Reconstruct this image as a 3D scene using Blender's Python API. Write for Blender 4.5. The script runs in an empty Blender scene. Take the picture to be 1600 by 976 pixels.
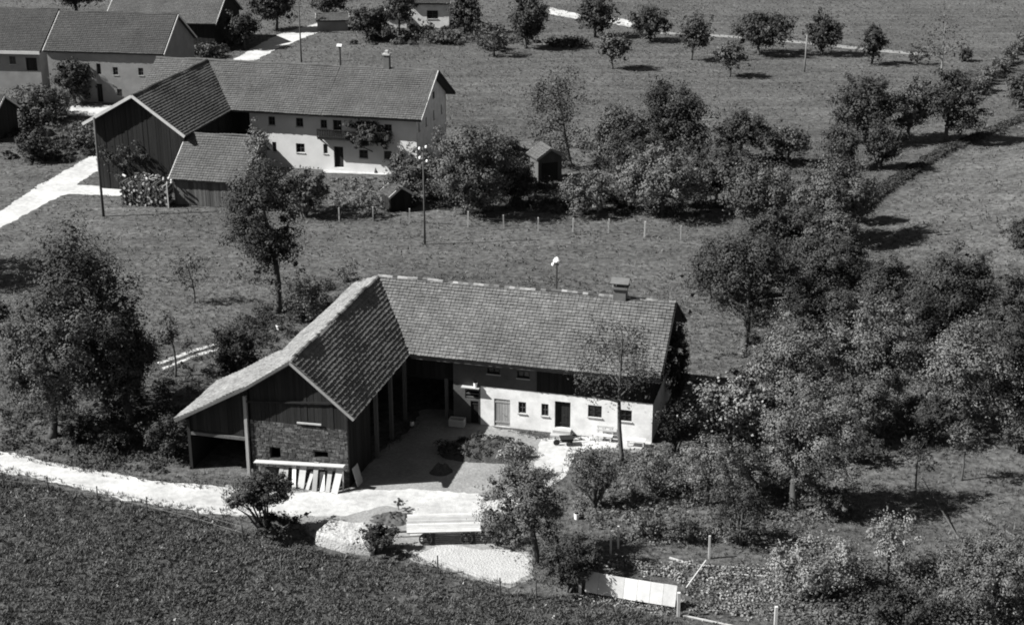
import bpy, math, random
import numpy as np
from mathutils import Vector

# ------------------------------------------------------------------ camera, world, sun, exposure
scene = bpy.context.scene
COL = scene.collection
FPX, PITCH, CAMH = 2364.6, math.radians(20.71), 45.0        # focal length in photo pixels, tilt, height
cam_d = bpy.data.cameras.new('camera'); cam_d.sensor_width = 36.0
cam_d.lens = 36.0 * FPX / 1600.0; cam_d.clip_end = 6000.0
cam = bpy.data.objects.new('camera', cam_d); COL.objects.link(cam)
cam.location = (0, 0, CAMH); cam.rotation_euler = (math.pi / 2 - PITCH, 0, 0)
scene.camera = cam

SUN_EL, SUN_AZ = math.radians(42.0), math.radians(8.0)      # light travels to +X, a little to +Y
world = bpy.data.worlds.new('World'); scene.world = world; world.use_nodes = True
wn = world.node_tree.nodes; wl = world.node_tree.links; wn.clear()
sky = wn.new('ShaderNodeTexSky'); sky.sky_type = 'NISHITA'; sky.sun_disc = False
sky.sun_elevation = SUN_EL
sky.sun_rotation = math.radians(270) - SUN_AZ
sky.air_density = 0.7; sky.dust_density = 0.4
bw = wn.new('ShaderNodeRGBToBW'); bg = wn.new('ShaderNodeBackground'); wo = wn.new('ShaderNodeOutputWorld')
bg.inputs['Strength'].default_value = 0.05
wl.new(sky.outputs[0], bw.inputs[0]); wl.new(bw.outputs[0], bg.inputs[0]); wl.new(bg.outputs[0], wo.inputs[0])

sun_d = bpy.data.lights.new('sun', 'SUN'); sun_d.energy = 5.0; sun_d.angle = math.radians(0.5)
sun_d.color = (1.0, 0.995, 0.97)
sun = bpy.data.objects.new('sun', sun_d); COL.objects.link(sun); sun.location = (-60, 60, 80)
trav = Vector((math.cos(SUN_EL) * math.cos(SUN_AZ), math.cos(SUN_EL) * math.sin(SUN_AZ), -math.sin(SUN_EL)))
sun.rotation_euler = trav.to_track_quat('-Z', 'Y').to_euler()

vs = scene.view_settings
vs.view_transform = 'Standard'; vs.look = 'None'; vs.gamma = 1.0; vs.use_curve_mapping = False
vs.exposure = 1.35
scene.cycles.filter_width = 1.9                                # the old lens is a little soft

# ------------------------------------------------------------------ helpers
rng = random.Random(7)
def gp(px, py, z=0.0):
    """ground point (at height z) that the photo shows at px, py"""
    dx = (px - 800) / FPX; dv = (488 - py) / FPX
    dy = math.cos(PITCH) + dv * math.sin(PITCH); dz = -math.sin(PITCH) + dv * math.cos(PITCH)
    t = (z - CAMH) / dz
    return (dx * t, dy * t)
def mpp(px, py):
    """metres per photo pixel at a ground point, and cosine of the look-down angle"""
    x, y = gp(px, py)
    depth = y * math.cos(PITCH) + CAMH * math.sin(PITCH)
    return depth / FPX, math.cos(math.atan2(CAMH, y))

def inpoly(X, Y, poly):
    X = np.asarray(X, float); Y = np.asarray(Y, float); r = np.zeros(X.shape, bool)
    n = len(poly); j = n - 1
    for i in range(n):
        xi, yi = poly[i]; xj, yj = poly[j]
        c = ((yi > Y) != (yj > Y)) & (X < (xj - xi) * (Y - yi) / ((yj - yi) or 1e-9) + xi)
        r ^= c; j = i
    return r
def polydist(X, Y, poly):
    d = np.full(np.shape(X), 1e9); n = len(poly)
    for i in range(n):
        ax, ay = poly[i]; bx, by = poly[(i + 1) % n]
        L = (bx - ax) ** 2 + (by - ay) ** 2 + 1e-9
        t = np.clip(((X - ax) * (bx - ax) + (Y - ay) * (by - ay)) / L, 0, 1)
        d = np.minimum(d, np.hypot(X - ax - t * (bx - ax), Y - ay - t * (by - ay)))
    return d
def hash2(ix, iy, seed):
    h = (ix.astype(np.int64) * 374761393 + iy.astype(np.int64) * 668265263 + seed * 1442695041) & 0xFFFFFFFF
    h = ((h ^ (h >> 13)) * 1274126177) & 0xFFFFFFFF
    return ((h ^ (h >> 16)) & 0xFFFF) / 65535.0
def vnoise(X, Y, seed=0):
    ix = np.floor(X); iy = np.floor(Y); fx = X - ix; fy = Y - iy
    fx = fx * fx * (3 - 2 * fx); fy = fy * fy * (3 - 2 * fy)
    a = hash2(ix, iy, seed); b = hash2(ix + 1, iy, seed); c = hash2(ix, iy + 1, seed); d = hash2(ix + 1, iy + 1, seed)
    return (a + (b - a) * fx) * (1 - fy) + (c + (d - c) * fx) * fy

def link(o, parent=None):
    COL.objects.link(o)
    if parent is not None: o.parent = parent
    return o
def tag(o, label=None, cat=None, group=None, kind=None):
    if label: o['label'] = label
    if cat: o['category'] = cat
    if group: o['group'] = group
    if kind: o['kind'] = kind
    return o
def empty(name, loc, rz=0.0, label=None, cat=None, group=None):
    o = bpy.data.objects.new(name, None); link(o); o.location = loc; o.rotation_euler = (0, 0, rz)
    o.empty_display_size = 0.3
    return tag(o, label, cat, group)

class MB:
    """collects faces, then links them as one mesh object"""
    def __init__(s): s.v = []; s.f = []; s.var = []; s.cur = 0.5
    def face(s, pts):
        b = len(s.v); s.v += [tuple(p) for p in pts]; s.f.append(tuple(range(b, b + len(pts)))); s.var.append(s.cur)
    def hexa(s, p):
        """eight corners: bottom four counter-clockwise, then top four"""
        b = len(s.v); s.v += [tuple(q) for q in p]
        for f in ((3, 2, 1, 0), (4, 5, 6, 7), (0, 1, 5, 4), (1, 2, 6, 5), (2, 3, 7, 6), (3, 0, 4, 7)):
            s.f.append(tuple(b + i for i in f)); s.var.append(s.cur)
    def box(s, x0, x1, y0, y1, z0, z1):
        x0, x1 = min(x0, x1), max(x0, x1); y0, y1 = min(y0, y1), max(y0, y1)
        s.hexa([(x0, y0, z0), (x1, y0, z0), (x1, y1, z0), (x0, y1, z0), (x0, y0, z1), (x1, y0, z1), (x1, y1, z1), (x0, y1, z1)])
    def beam(s, a, b, w, h=None, up=(0, 0, 1)):
        """a squared timber from a to b"""
        a = Vector(a); b = Vector(b); h = h or w; d = (b - a).normalized(); up = Vector(up)
        if abs(d.dot(up)) > 0.98: up = Vector((0, 1, 0))
        x = d.cross(up).normalized() * (w / 2); y = x.cross(d).normalized() * (h / 2)
        s.hexa([a - x - y, a + x - y, b + x - y, b - x - y, a - x + y, a + x + y, b + x + y, b - x + y])
    def slab(s, pts, th):
        """planar polygon (seen from outside counter-clockwise) with thickness th behind it"""
        pts = [Vector(p) for p in pts]; n = (pts[1] - pts[0]).cross(pts[2] - pts[0]).normalized()
        if n.z < -0.05: pts.reverse(); n = -n          # a roof slope always looks up
        lo = [p - n * th for p in pts]; b = len(s.v); k = len(pts)
        s.v += [tuple(p) for p in pts] + [tuple(p) for p in lo]
        s.f.append(tuple(range(b, b + k))); s.f.append(tuple(range(b + 2 * k - 1, b + k - 1, -1)))
        s.var += [s.cur, s.cur]
        for i in range(k):
            j = (i + 1) % k
            s.f.append((b + j, b + i, b + k + i, b + k + j)); s.var.append(s.cur)
    def tube(s, pts, rad, n=7, cap=True):
        pts = [Vector(p) for p in pts]; b = len(s.v); m = len(pts)
        ref = Vector((0.31, 0.95, 0.05))
        for i, p in enumerate(pts):
            d = (pts[min(i + 1, m - 1)] - pts[max(i - 1, 0)]).normalized()
            r = ref if abs(d.dot(ref)) < 0.95 else Vector((1, 0, 0))
            x = d.cross(r).normalized(); y = x.cross(d).normalized()
            for k in range(n):
                a = 2 * math.pi * k / n
                s.v.append(tuple(p + (x * math.cos(a) + y * math.sin(a)) * rad[i]))
        for i in range(m - 1):
            for k in range(n):
                q = (k + 1) % n
                s.f.append((b + i * n + k, b + i * n + q, b + (i + 1) * n + q, b + (i + 1) * n + k)); s.var.append(s.cur)
        if cap:
            s.f.append(tuple(b + k for k in range(n - 1, -1, -1))); s.var.append(s.cur)
            s.f.append(tuple(b + (m - 1) * n + k for k in range(n))); s.var.append(s.cur)
    def build(s, name, m, parent=None, kind=None, smooth=False, loc=None):
        me = bpy.data.meshes.new(name); me.from_pydata(s.v, [], s.f)
        at = me.attributes.new('var', 'FLOAT', 'FACE'); at.data.foreach_set('value', s.var)
        if smooth: me.polygons.foreach_set('use_smooth', [True] * len(me.polygons))
        me.materials.append(m); me.update()
        o = bpy.data.objects.new(name, me); link(o, parent)
        if kind: o['kind'] = kind
        if loc: o.location = loc
        return o

def quads_object(name, V, mat, parent=None, var=None, kind=None):
    """V: (n,4,3) array of quads -> one mesh"""
    n = len(V); me = bpy.data.meshes.new(name)
    me.vertices.add(n * 4); me.vertices.foreach_set('co', V.reshape(-1).astype(np.float32))
    me.loops.add(n * 4); me.loops.foreach_set('vertex_index', np.arange(n * 4, dtype=np.int32))
    me.polygons.add(n); me.polygons.foreach_set('loop_start', np.arange(0, n * 4, 4, dtype=np.int32))
    me.polygons.foreach_set('loop_total', np.full(n, 4, dtype=np.int32))
    at = me.attributes.new('var', 'FLOAT', 'FACE')
    at.data.foreach_set('value', (np.random.default_rng(n).random(n) if var is None else var).astype(np.float32))
    me.update(calc_edges=True); me.materials.append(mat)
    o = bpy.data.objects.new(name, me); link(o, parent)
    if kind: o['kind'] = kind
    return o

# ------------------------------------------------------------------ materials (a black-and-white photograph: neutral greys)
def material(name, v, amp=0.35, scale=1.2, fine=14.0, famp=0.25, vamp=0.0, bump=0.15, bscale=18.0, rough=0.9,
             trans=0.0, stretch=(1, 1, 1), spec=0.2, bdist=0.03):
    m = bpy.data.materials.new(name); m.use_nodes = True
    N = m.node_tree.nodes; L = m.node_tree.links; N.clear()
    out = N.new('ShaderNodeOutputMaterial'); pb = N.new('ShaderNodeBsdfPrincipled')
    pb.inputs['Roughness'].default_value = rough; pb.inputs['Specular IOR Level'].default_value = spec
    tc = N.new('ShaderNodeTexCoord'); mp = N.new('ShaderNodeMapping'); mp.inputs['Scale'].default_value = stretch
    L.new(tc.outputs['Object'], mp.inputs[0])
    def noise(sc, det):
        n = N.new('ShaderNodeTexNoise'); n.inputs['Scale'].default_value = sc; n.inputs['Detail'].default_value = det
        n.inputs['Roughness'].default_value = 0.6; L.new(mp.outputs[0], n.inputs[0]); return n
    def math_(op, a, b):
        n = N.new('ShaderNodeMath'); n.operation = op
        for i, q in enumerate((a, b)):
            if isinstance(q, (int, float)): n.inputs[i].default_value = q
            else: L.new(q, n.inputs[i])
        return n.outputs[0]
    n1 = noise(scale, 5); n2 = noise(fine, 3)
    f = math_('MULTIPLY_ADD', n1.outputs['Fac'], 2 * amp); f.node.inputs[2].default_value = 1 - amp
    g = math_('MULTIPLY_ADD', n2.outputs['Fac'], 2 * famp); g.node.inputs[2].default_value = 1 - famp
    c = math_('MULTIPLY', f, g)
    if vamp > 0:
        a = N.new('ShaderNodeAttribute'); a.attribute_name = 'var'
        h = math_('MULTIPLY_ADD', a.outputs['Fac'], 2 * vamp); h.node.inputs[2].default_value = 1 - vamp
        c = math_('MULTIPLY', c, h)
    c = math_('MULTIPLY', c, v)
    comb = N.new('ShaderNodeCombineColor')
    for i in range(3): L.new(c, comb.inputs[i])
    L.new(comb.outputs[0], pb.inputs['Base Color'])
    if bump > 0:
        nb = noise(bscale, 4); bm = N.new('ShaderNodeBump'); bm.inputs['Strength'].default_value = bump
        bm.inputs['Distance'].default_value = bdist; L.new(nb.outputs['Fac'], bm.inputs['Height']); L.new(bm.outputs[0], pb.inputs['Normal'])
    if trans > 0:
        tr = N.new('ShaderNodeBsdfTranslucent'); L.new(comb.outputs[0], tr.inputs[0])
        mx = N.new('ShaderNodeMixShader'); mx.inputs[0].default_value = trans
        L.new(pb.outputs[0], mx.inputs[1]); L.new(tr.outputs[0], mx.inputs[2]); L.new(mx.outputs[0], out.inputs[0])
    else: L.new(pb.outputs[0], out.inputs[0])
    return m

M = {}
M['white'] = material('white_plaster', 0.6, amp=0.42, scale=1.3, famp=0.12, bump=0.25, bscale=9)
M['cream'] = material('pale_plaster', 0.5, amp=0.2, scale=0.7, famp=0.1, bump=0.2, bscale=9)
M['dimplaster'] = material('dim_plaster', 0.17, amp=0.4, scale=0.7, famp=0.15, bump=0.2, bscale=9)  # pale plaster darkened to carry the tree shade on the left farmhouse fronts
M['greyplaster'] = material('grey_plaster', 0.07, amp=0.5, scale=1.1, famp=0.3, bump=0.4, bscale=8)
M['tile'] = material('roof_tile', 0.1, amp=0.6, scale=0.45, fine=3.5, famp=0.4, vamp=0.22, bump=0.3, bscale=30)
M['tile_pale'] = material('pale_roof_tile', 0.17, amp=0.45, scale=0.6, fine=3.5, famp=0.3, vamp=0.22, bump=0.3, bscale=30)  # paler tone for the left slopes of the near wing
M['tile_far'] = material('far_roof_tile', 0.072, amp=0.5, scale=0.3, fine=3, famp=0.25, vamp=0.15, bump=0.3, bscale=20)
M['tile_dark'] = material('dark_roof_tile', 0.045, amp=0.35, scale=0.35, fine=3, famp=0.25, vamp=0.15, bump=0.3, bscale=20)
M['ridge'] = material('ridge_tile', 0.14, amp=0.4, scale=2.0, famp=0.3, vamp=0.8)
M['darkwood'] = material('dark_weathered_boards', 0.013, amp=0.4, scale=1.5, famp=0.4, vamp=0.35, stretch=(1, 1, 0.15), bump=0.4)
M['wood'] = material('grey_wood', 0.075, amp=0.4, scale=1.5, famp=0.3, vamp=0.4, stretch=(1, 1, 0.2), bump=0.3)
M['greywood'] = material('silvery_wood', 0.22, amp=0.35, scale=1.5, famp=0.3, vamp=0.3, stretch=(1, 1, 0.2), bump=0.3)
M['palewood'] = material('pale_wood', 0.33, amp=0.3, scale=1.5, famp=0.2, vamp=0.3, bump=0.2)
M['deckwood'] = material('bleached_deck', 0.3, amp=0.4, scale=1.5, famp=0.3, vamp=0.3, bump=0.2)
M['whitewood'] = material('white_wood', 0.42, amp=0.3, scale=1.6, famp=0.2, vamp=0.2, bump=0.2)
M['brick'] = material('rubble_brick', 0.075, amp=0.55, scale=1.6, famp=0.5, vamp=0.5, bump=0.6, bscale=12)
M['mortar'] = material('mortar', 0.04, amp=0.3, famp=0.3)
M['dark'] = material('painted_interior_shade', 0.02, amp=0.3, famp=0.3, bump=0.0)
M['glass'] = material('window_glass', 0.02, amp=0.2, famp=0.0, bump=0.0, rough=0.15, spec=0.5)
M['metal'] = material('dark_iron', 0.04, amp=0.2, famp=0.2, bump=0.0, rough=0.5)
M['ceramic'] = material('white_ceramic', 0.8, amp=0.05, famp=0.0, bump=0.0, rough=0.3, spec=0.5)
M['stone'] = material('pale_stone', 0.3, amp=0.3, scale=1.5, famp=0.3, vamp=0.3, bump=0.5)
M['sand'] = material('pale_sand', 0.3, amp=0.3, scale=1.5, famp=0.35, bump=0.8, bscale=7, bdist=0.12)
M['gravel'] = material('pale_gravel', 0.33, amp=0.6, scale=0.3, fine=2.2, famp=0.45, bump=0.5, bscale=9, bdist=0.05)
M['dirt'] = material('yard_dirt', 0.17, amp=0.5, scale=0.5, fine=4, famp=0.4, bump=0.6, bscale=6, bdist=0.08)
M['bark'] = material('bark', 0.06, amp=0.4, scale=3, famp=0.4, stretch=(1, 1, 0.3), bump=0.6)
M['barkpale'] = material('pale_bark', 0.16, amp=0.4, scale=3, famp=0.4, stretch=(1, 1, 0.3), bump=0.6)
M['leafdark'] = material('dark_leaves', 0.04, amp=0.45, scale=0.5, famp=0.2, vamp=0.5, bump=0.0, trans=0.1, rough=0.75, spec=0.12)
M['leaf'] = material('leaves', 0.072, amp=0.45, scale=0.5, famp=0.2, vamp=0.42, bump=0.0, trans=0.1, rough=0.75, spec=0.12)
M['leafpale'] = material('pale_leaves', 0.1, amp=0.4, scale=0.5, famp=0.2, vamp=0.45, bump=0.0, trans=0.1, rough=0.75, spec=0.12)
M['leafbright'] = material('bright_leaves', 0.15, amp=0.4, scale=0.8, famp=0.2, vamp=0.6, bump=0.0, trans=0.1, rough=0.75, spec=0.12)
M['grass'] = material('grass_blades', 0.085, amp=0.5, scale=0.25, famp=0.3, vamp=0.55, bump=0.0, trans=0.25, rough=0.7)
M['grassdark'] = material('field_blades', 0.07, amp=0.5, scale=0.25, famp=0.3, vamp=0.6, bump=0.0, trans=0.25, rough=0.7)
M['chimney'] = material('sooty_plaster', 0.1, amp=0.4, scale=2, famp=0.3)
M['flower'] = material('pale_flowers', 0.2, amp=0.3, famp=0.2, vamp=0.5, bump=0.0)
M['dung'] = material('dung_heap', 0.04, amp=0.5, scale=1.5, famp=0.5, bump=1.0, bscale=5, bdist=0.15)

# ------------------------------------------------------------------ the lie of the land
def W(pts): return [gp(*p) for p in pts]
FIELD = W([(-60, 728), (5, 742), (80, 760), (160, 780), (240, 794), (310, 806), (360, 814), (440, 845), (500, 862), (560, 872), (640, 880), (700, 897),
           (790, 928), (850, 930), (905, 934), (985, 952), (1058, 972), (1100, 1010), (1100, 1120), (-200, 1120)])
RFIELD = W([(1262, 432), (1340, 345), (1378, 300), (1472, 240), (1600, 190), (1760, 147), (1900, 260), (1800, 480), (1620, 545), (1560, 470), (1440, 430), (1330, 425)])   # smooth paler field on the right
STEP = W([(1255, 420), (1330, 345), (1372, 298), (1470, 238), (1600, 188), (1760, 145)])   # edge of the lower field on the right
YARD = W([(352, 758), (400, 764), (545, 764), (556, 738), (600, 700), (640, 672), (660, 640), (700, 640), (752, 660), (845, 684), (1020, 688), (1024, 700), (1000, 708), (935, 704), (900, 706),
          (878, 748), (835, 765), (800, 795), (770, 812), (772, 838), (836, 868), (834, 902), (797, 916), (735, 906), (690, 888), (640, 874), (622, 856), (560, 850), (500, 846), (455, 812), (440, 806), (365, 805)])
def step_h(X, Y):
    """0 on the left of the STEP line, about -0.9 m on the right of it"""
    X = np.asarray(X, float); Y = np.asarray(Y, float); best = np.full(X.shape, 1e9); side = np.zeros(X.shape)
    for (ax, ay), (bx, by) in zip(STEP[:-1], STEP[1:]):
        L2 = (bx - ax) ** 2 + (by - ay) ** 2; t = np.clip(((X - ax) * (bx - ax) + (Y - ay) * (by - ay)) / L2, 0, 1)
        d = np.hypot(X - ax - t * (bx - ax), Y - ay - t * (by - ay))
        cr = ((bx - ax) * (Y - ay) - (by - ay) * (X - ax))
        m = d < best; best = np.where(m, d, best); side = np.where(m, np.sign(cr), side)
    near = np.clip((Y - STEP[0][1] + 4) / 25.0, 0, 1)
    k = np.clip(np.where(side < 0, best, 0) / 1.6, 0, 1); k = k * k * (3 - 2 * k)
    up = np.clip(best - 1.5, 0, 40); up = 0.24 * up * up / (up + 4.0)          # the field beyond the ditch climbs to the right
    return (up - 0.35 * k) * near * np.where(side < 0, 1, 0)
def gh(X, Y):
    X = np.asarray(X, float); Y = np.asarray(Y, float)
    ins = inpoly(X, Y, FIELD); amp = np.where(ins, np.clip(polydist(X, Y, FIELD) / 2.0, 0, 1), 0)
    z = amp * (0.34 * (vnoise(X / 1.7, Y / 1.7, 3) - 0.5) + 0.22 * (vnoise(X / 0.8, Y / 0.8, 5) - 0.5) - 0.02)
    return z + step_h(X, Y)
def gz(x, y): return float(gh(np.array([x]), np.array([y]))[0])

def make_ground():
    def axis(segs):
        a = []
        for lo, hi, st in segs: a += list(np.arange(lo, hi, st))
        return np.array(a + [segs[-1][1]])
    ys = axis([(-400, 40, 40), (40, 60, 2), (60, 98, 0.42), (98, 300, 1.3), (300, 2400, 150)])
    xs = axis([(-2000, -140, 186), (-140, -48, 2.3), (-48, 48, 0.42), (48, 140, 1.4), (140, 2000, 186)])
    X, Y = np.meshgrid(xs, ys); Z = gh(X, Y) - 0.004
    ny, nx = X.shape; me = bpy.data.meshes.new('ground')
    co = np.stack([X, Y, Z], -1).reshape(-1, 3)
    idx = np.arange(nx * ny).reshape(ny, nx)
    F = np.stack([idx[:-1, :-1], idx[:-1, 1:], idx[1:, 1:], idx[1:, :-1]], -1).reshape(-1, 4)
    me.vertices.add(len(co)); me.vertices.foreach_set('co', co.reshape(-1).astype(np.float32))
    me.loops.add(F.size); me.loops.foreach_set('vertex_index', F.reshape(-1).astype(np.int32))
    me.polygons.add(len(F)); me.polygons.foreach_set('loop_start', np.arange(0, F.size, 4, dtype=np.int32))
    me.polygons.foreach_set('loop_total', np.full(len(F), 4, dtype=np.int32))
    me.polygons.foreach_set('use_smooth', np.ones(len(F), bool))
    rd = np.where(inpoly(X, Y, RFIELD), np.clip(polydist(X, Y, RFIELD) / 3.0, 0, 1), 0)
    zone = (np.where(inpoly(X, Y, FIELD), 1.0, 0.0) - rd * 0.3).reshape(-1)
    at = me.attributes.new('field', 'FLOAT', 'POINT'); at.data.foreach_set('value', zone.astype(np.float32))
    me.update(calc_edges=True)
    m = bpy.data.materials.new('meadow'); m.use_nodes = True
    N = m.node_tree.nodes; L = m.node_tree.links; pb = N['Principled BSDF']
    pb.inputs['Roughness'].default_value = 0.95; pb.inputs['Specular IOR Level'].default_value = 0.1
    tc = N.new('ShaderNodeTexCoord')
    def noise(sc, det, rough=0.6):
        n = N.new('ShaderNodeTexNoise'); n.inputs['Scale'].default_value = sc; n.inputs['Detail'].default_value = det
        n.inputs['Roughness'].default_value = rough; L.new(tc.outputs['Object'], n.inputs[0]); return n
    def ma(op, a, b, c=None):
        n = N.new('ShaderNodeMath'); n.operation = op
        for i, q in enumerate((a, b, c)):
            if q is None: continue
            if isinstance(q, (int, float)): n.inputs[i].default_value = q
            else: L.new(q, n.inputs[i])
        return n.outputs[0]
    big = noise(0.045, 4); mid = noise(0.3, 5, 0.7); fine = noise(1.7, 6, 0.78)
    c = ma('MULTIPLY_ADD', big.outputs['Fac'], 1.1, 0.45)
    c = ma('MULTIPLY', c, ma('MULTIPLY_ADD', mid.outputs['Fac'], 1.1, 0.45))
    c = ma('MULTIPLY', c, ma('MULTIPLY_ADD', fine.outputs['Fac'], 4.4, -1.2))
    mp = N.new('ShaderNodeMapping'); mp.inputs['Scale'].default_value = (0.035, 0.5, 1); mp.inputs['Rotation'].default_value = (0, 0, 0.12); L.new(tc.outputs['Object'], mp.inputs[0])
    st = N.new('ShaderNodeTexNoise'); st.inputs['Scale'].default_value = 1.0; st.inputs['Detail'].default_value = 4; L.new(mp.outputs[0], st.inputs[0])
    c = ma('MULTIPLY', c, ma('MULTIPLY_ADD', st.outputs['Fac'], 0.9, 0.55))
    a = N.new('ShaderNodeAttribute'); a.attribute_name = 'field'
    c = ma('MULTIPLY', c, ma('MULTIPLY_ADD', a.outputs['Fac'], -0.020, 0.064))
    cc = N.new('ShaderNodeCombineColor')
    for i in range(3): L.new(c, cc.inputs[i])
    L.new(cc.outputs[0], pb.inputs['Base Color'])
    nb = noise(1.6, 5, 0.75); b = N.new('ShaderNodeBump'); b.inputs['Strength'].default_value = 0.9; b.inputs['Distance'].default_value = 0.22
    L.new(nb.outputs['Fac'], b.inputs['Height']); L.new(b.outputs[0], pb.inputs['Normal'])
    me.materials.append(m)
    o = bpy.data.objects.new('ground', me); link(o); tag(o, kind='structure')
make_ground()

def sheet(name, px_poly, mat, z, jit=0.14, step=0.3, world_pts=None):
    """a road or yard surface with a ragged edge"""
    P = world_pts or W(px_poly); out = []; r = random.Random(len(P) * 7 + int(z * 1000))
    for i in range(len(P)):
        a = Vector(P[i] + (0,)); b = Vector(P[(i + 1) % len(P)] + (0,)); n = max(2, int((b - a).length / step))
        nv = Vector((-(b - a).y, (b - a).x, 0)).normalized()
        for k in range(n):
            p = a.lerp(b, k / n); j = (vnoise(np.array([p.x * 1.1]), np.array([p.y * 1.1]), 11)[0] - 0.5) * 3 * jit + r.uniform(-jit, jit) * 0.7
            p += nv * j; out.append((p.x, p.y, z))
    import bmesh
    bm = bmesh.new(); vs_ = [bm.verts.new(p) for p in out]
    f = bm.faces.new(vs_)
    if f.calc_area() and f.normal.z < 0: f.normal_flip()
    f.normal_update()
    if f.normal.z < 0: f.normal_flip()
    bmesh.ops.triangulate(bm, faces=bm.faces[:])
    me = bpy.data.meshes.new(name); bm.to_mesh(me); bm.free(); me.materials.append(mat)
    o = bpy.data.objects.new(name, me); link(o); tag(o, kind='structure'); return o
sheet('yard', None, M['dirt'], 0.004, world_pts=YARD)
sheet('road', [(-80, 688), (0, 704), (80, 721), (160, 737), (240, 749), (310, 757), (370, 763), (450, 768), (545, 768), (640, 764), (748, 770), (756, 800), (742, 834), (640, 836),
               (655, 812), (640, 795), (610, 790), (570, 798), (540, 806), (440, 806), (365, 804), (310, 799), (240, 787), (160, 773), (80, 753), (0, 735), (-80, 716)], M['gravel'], 0.010)
sheet('gravel_patch', [(640, 862), (700, 852), (770, 858), (828, 866), (830, 898), (797, 912), (740, 902), (690, 884), (646, 872)], M['sand'], 0.011)
sheet('path', [(846, 686), (880, 680), (1019, 690), (1014, 704), (960, 700), (925, 703), (898, 708), (880, 748), (838, 772), (790, 800), (752, 806), (756, 786), (800, 768), (826, 744), (838, 712)], M['gravel'], 0.012, jit=0.08)
sheet('road', [(-60, 372), (0, 330), (60, 290), (110, 262), (148, 240), (172, 240), (190, 262), (180, 272), (150, 268), (122, 288), (190, 294), (192, 306), (104, 303), (60, 324), (0, 356), (-60, 398)], M['gravel'], 0.006)
sheet('forecourt', [(112, 166), (190, 164), (180, 182), (104, 180)], M['gravel'], 0.006)
sheet('road', [(362, 95), (398, 95), (440, 73), (500, 50), (545, 34), (520, 30), (440, 52), (400, 72)], M['gravel'], 0.006)
sheet('terrace', [(505, 259), (604, 265), (640, 270), (604, 273), (506, 270)], M['gravel'], 0.006, jit=0.05)
sheet('path', [(860, 12), (912, 24), (905, 31), (858, 22)], M['gravel'], 0.006)
sheet('path', [(955, 26), (1010, 38), (1004, 46), (950, 36)], M['gravel'], 0.006)
sheet('path', [(1030, 50), (1130, 55), (1250, 64), (1370, 77), (1460, 84), (1460, 88), (1370, 81), (1250, 68), (1130, 58), (1030, 53)], M['dirt'], 0.006)
sheet('track', [(246, 566), (300, 546), (352, 531), (353, 534), (301, 550), (248, 570)], M['gravel'], 0.006, jit=0.05)
sheet('track', [(252, 574), (306, 553), (356, 538), (357, 541), (307, 557), (254, 578)], M['gravel'], 0.006, jit=0.05)

# ------------------------------------------------------------------ building helpers (local x along the ridge, local y = minus t)
def P(s, t, z): return Vector((s, -t, z))
def wall(mb, a, b, z0, z1, holes=(), th=0.3):
    """wall from a=(s,t) to b=(s,t), its outside to the right of a->b when seen from above is the side away from th; holes in metres along it: (d0,d1,z0,z1)"""
    a = Vector((a[0], -a[1], 0)); b = Vector((b[0], -b[1], 0)); d = (b - a); Ln = d.length; d.normalize()
    n = Vector((d.y, -d.x, 0))                      # outward
    xs = sorted({0.0, Ln} | {h[0] for h in holes} | {h[1] for h in holes}); zs = sorted({z0, z1} | {h[2] for h in holes} | {h[3] for h in holes})
    def pt(x, z, o=0.0): return a + d * x - n * o + Vector((0, 0, z))
    for i in range(len(xs) - 1):
        for j in range(len(zs) - 1):
            cx = (xs[i] + xs[i + 1]) / 2; cz = (zs[j] + zs[j + 1]) / 2
            if any(h[0] < cx < h[1] and h[2] < cz < h[3] for h in holes): continue
            x0, x1, y0, y1 = xs[i], xs[i + 1], zs[j], zs[j + 1]
            mb.face([pt(x0, y0), pt(x1, y0), pt(x1, y1), pt(x0, y1)])
            mb.face([pt(x1, y0, th), pt(x0, y0, th), pt(x0, y1, th), pt(x1, y1, th)])
    for (x0, x1, y0, y1) in holes:
        q = [(x0, y0), (x1, y0), (x1, y1), (x0, y1)]
        for k in range(4):
            (xa, ya), (xb, yb) = q[k], q[(k + 1) % 4]
            mb.face([pt(xb, yb), pt(xa, ya), pt(xa, ya, th), pt(xb, yb, th)])
    q = [(0, z0), (Ln, z0), (Ln, z1), (0, z1)]
    for k in range(4):
        (xa, ya), (xb, yb) = q[k], q[(k + 1) % 4]
        mb.face([pt(xa, ya), pt(xb, yb), pt(xb, yb, th), pt(xa, ya, th)])

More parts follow.
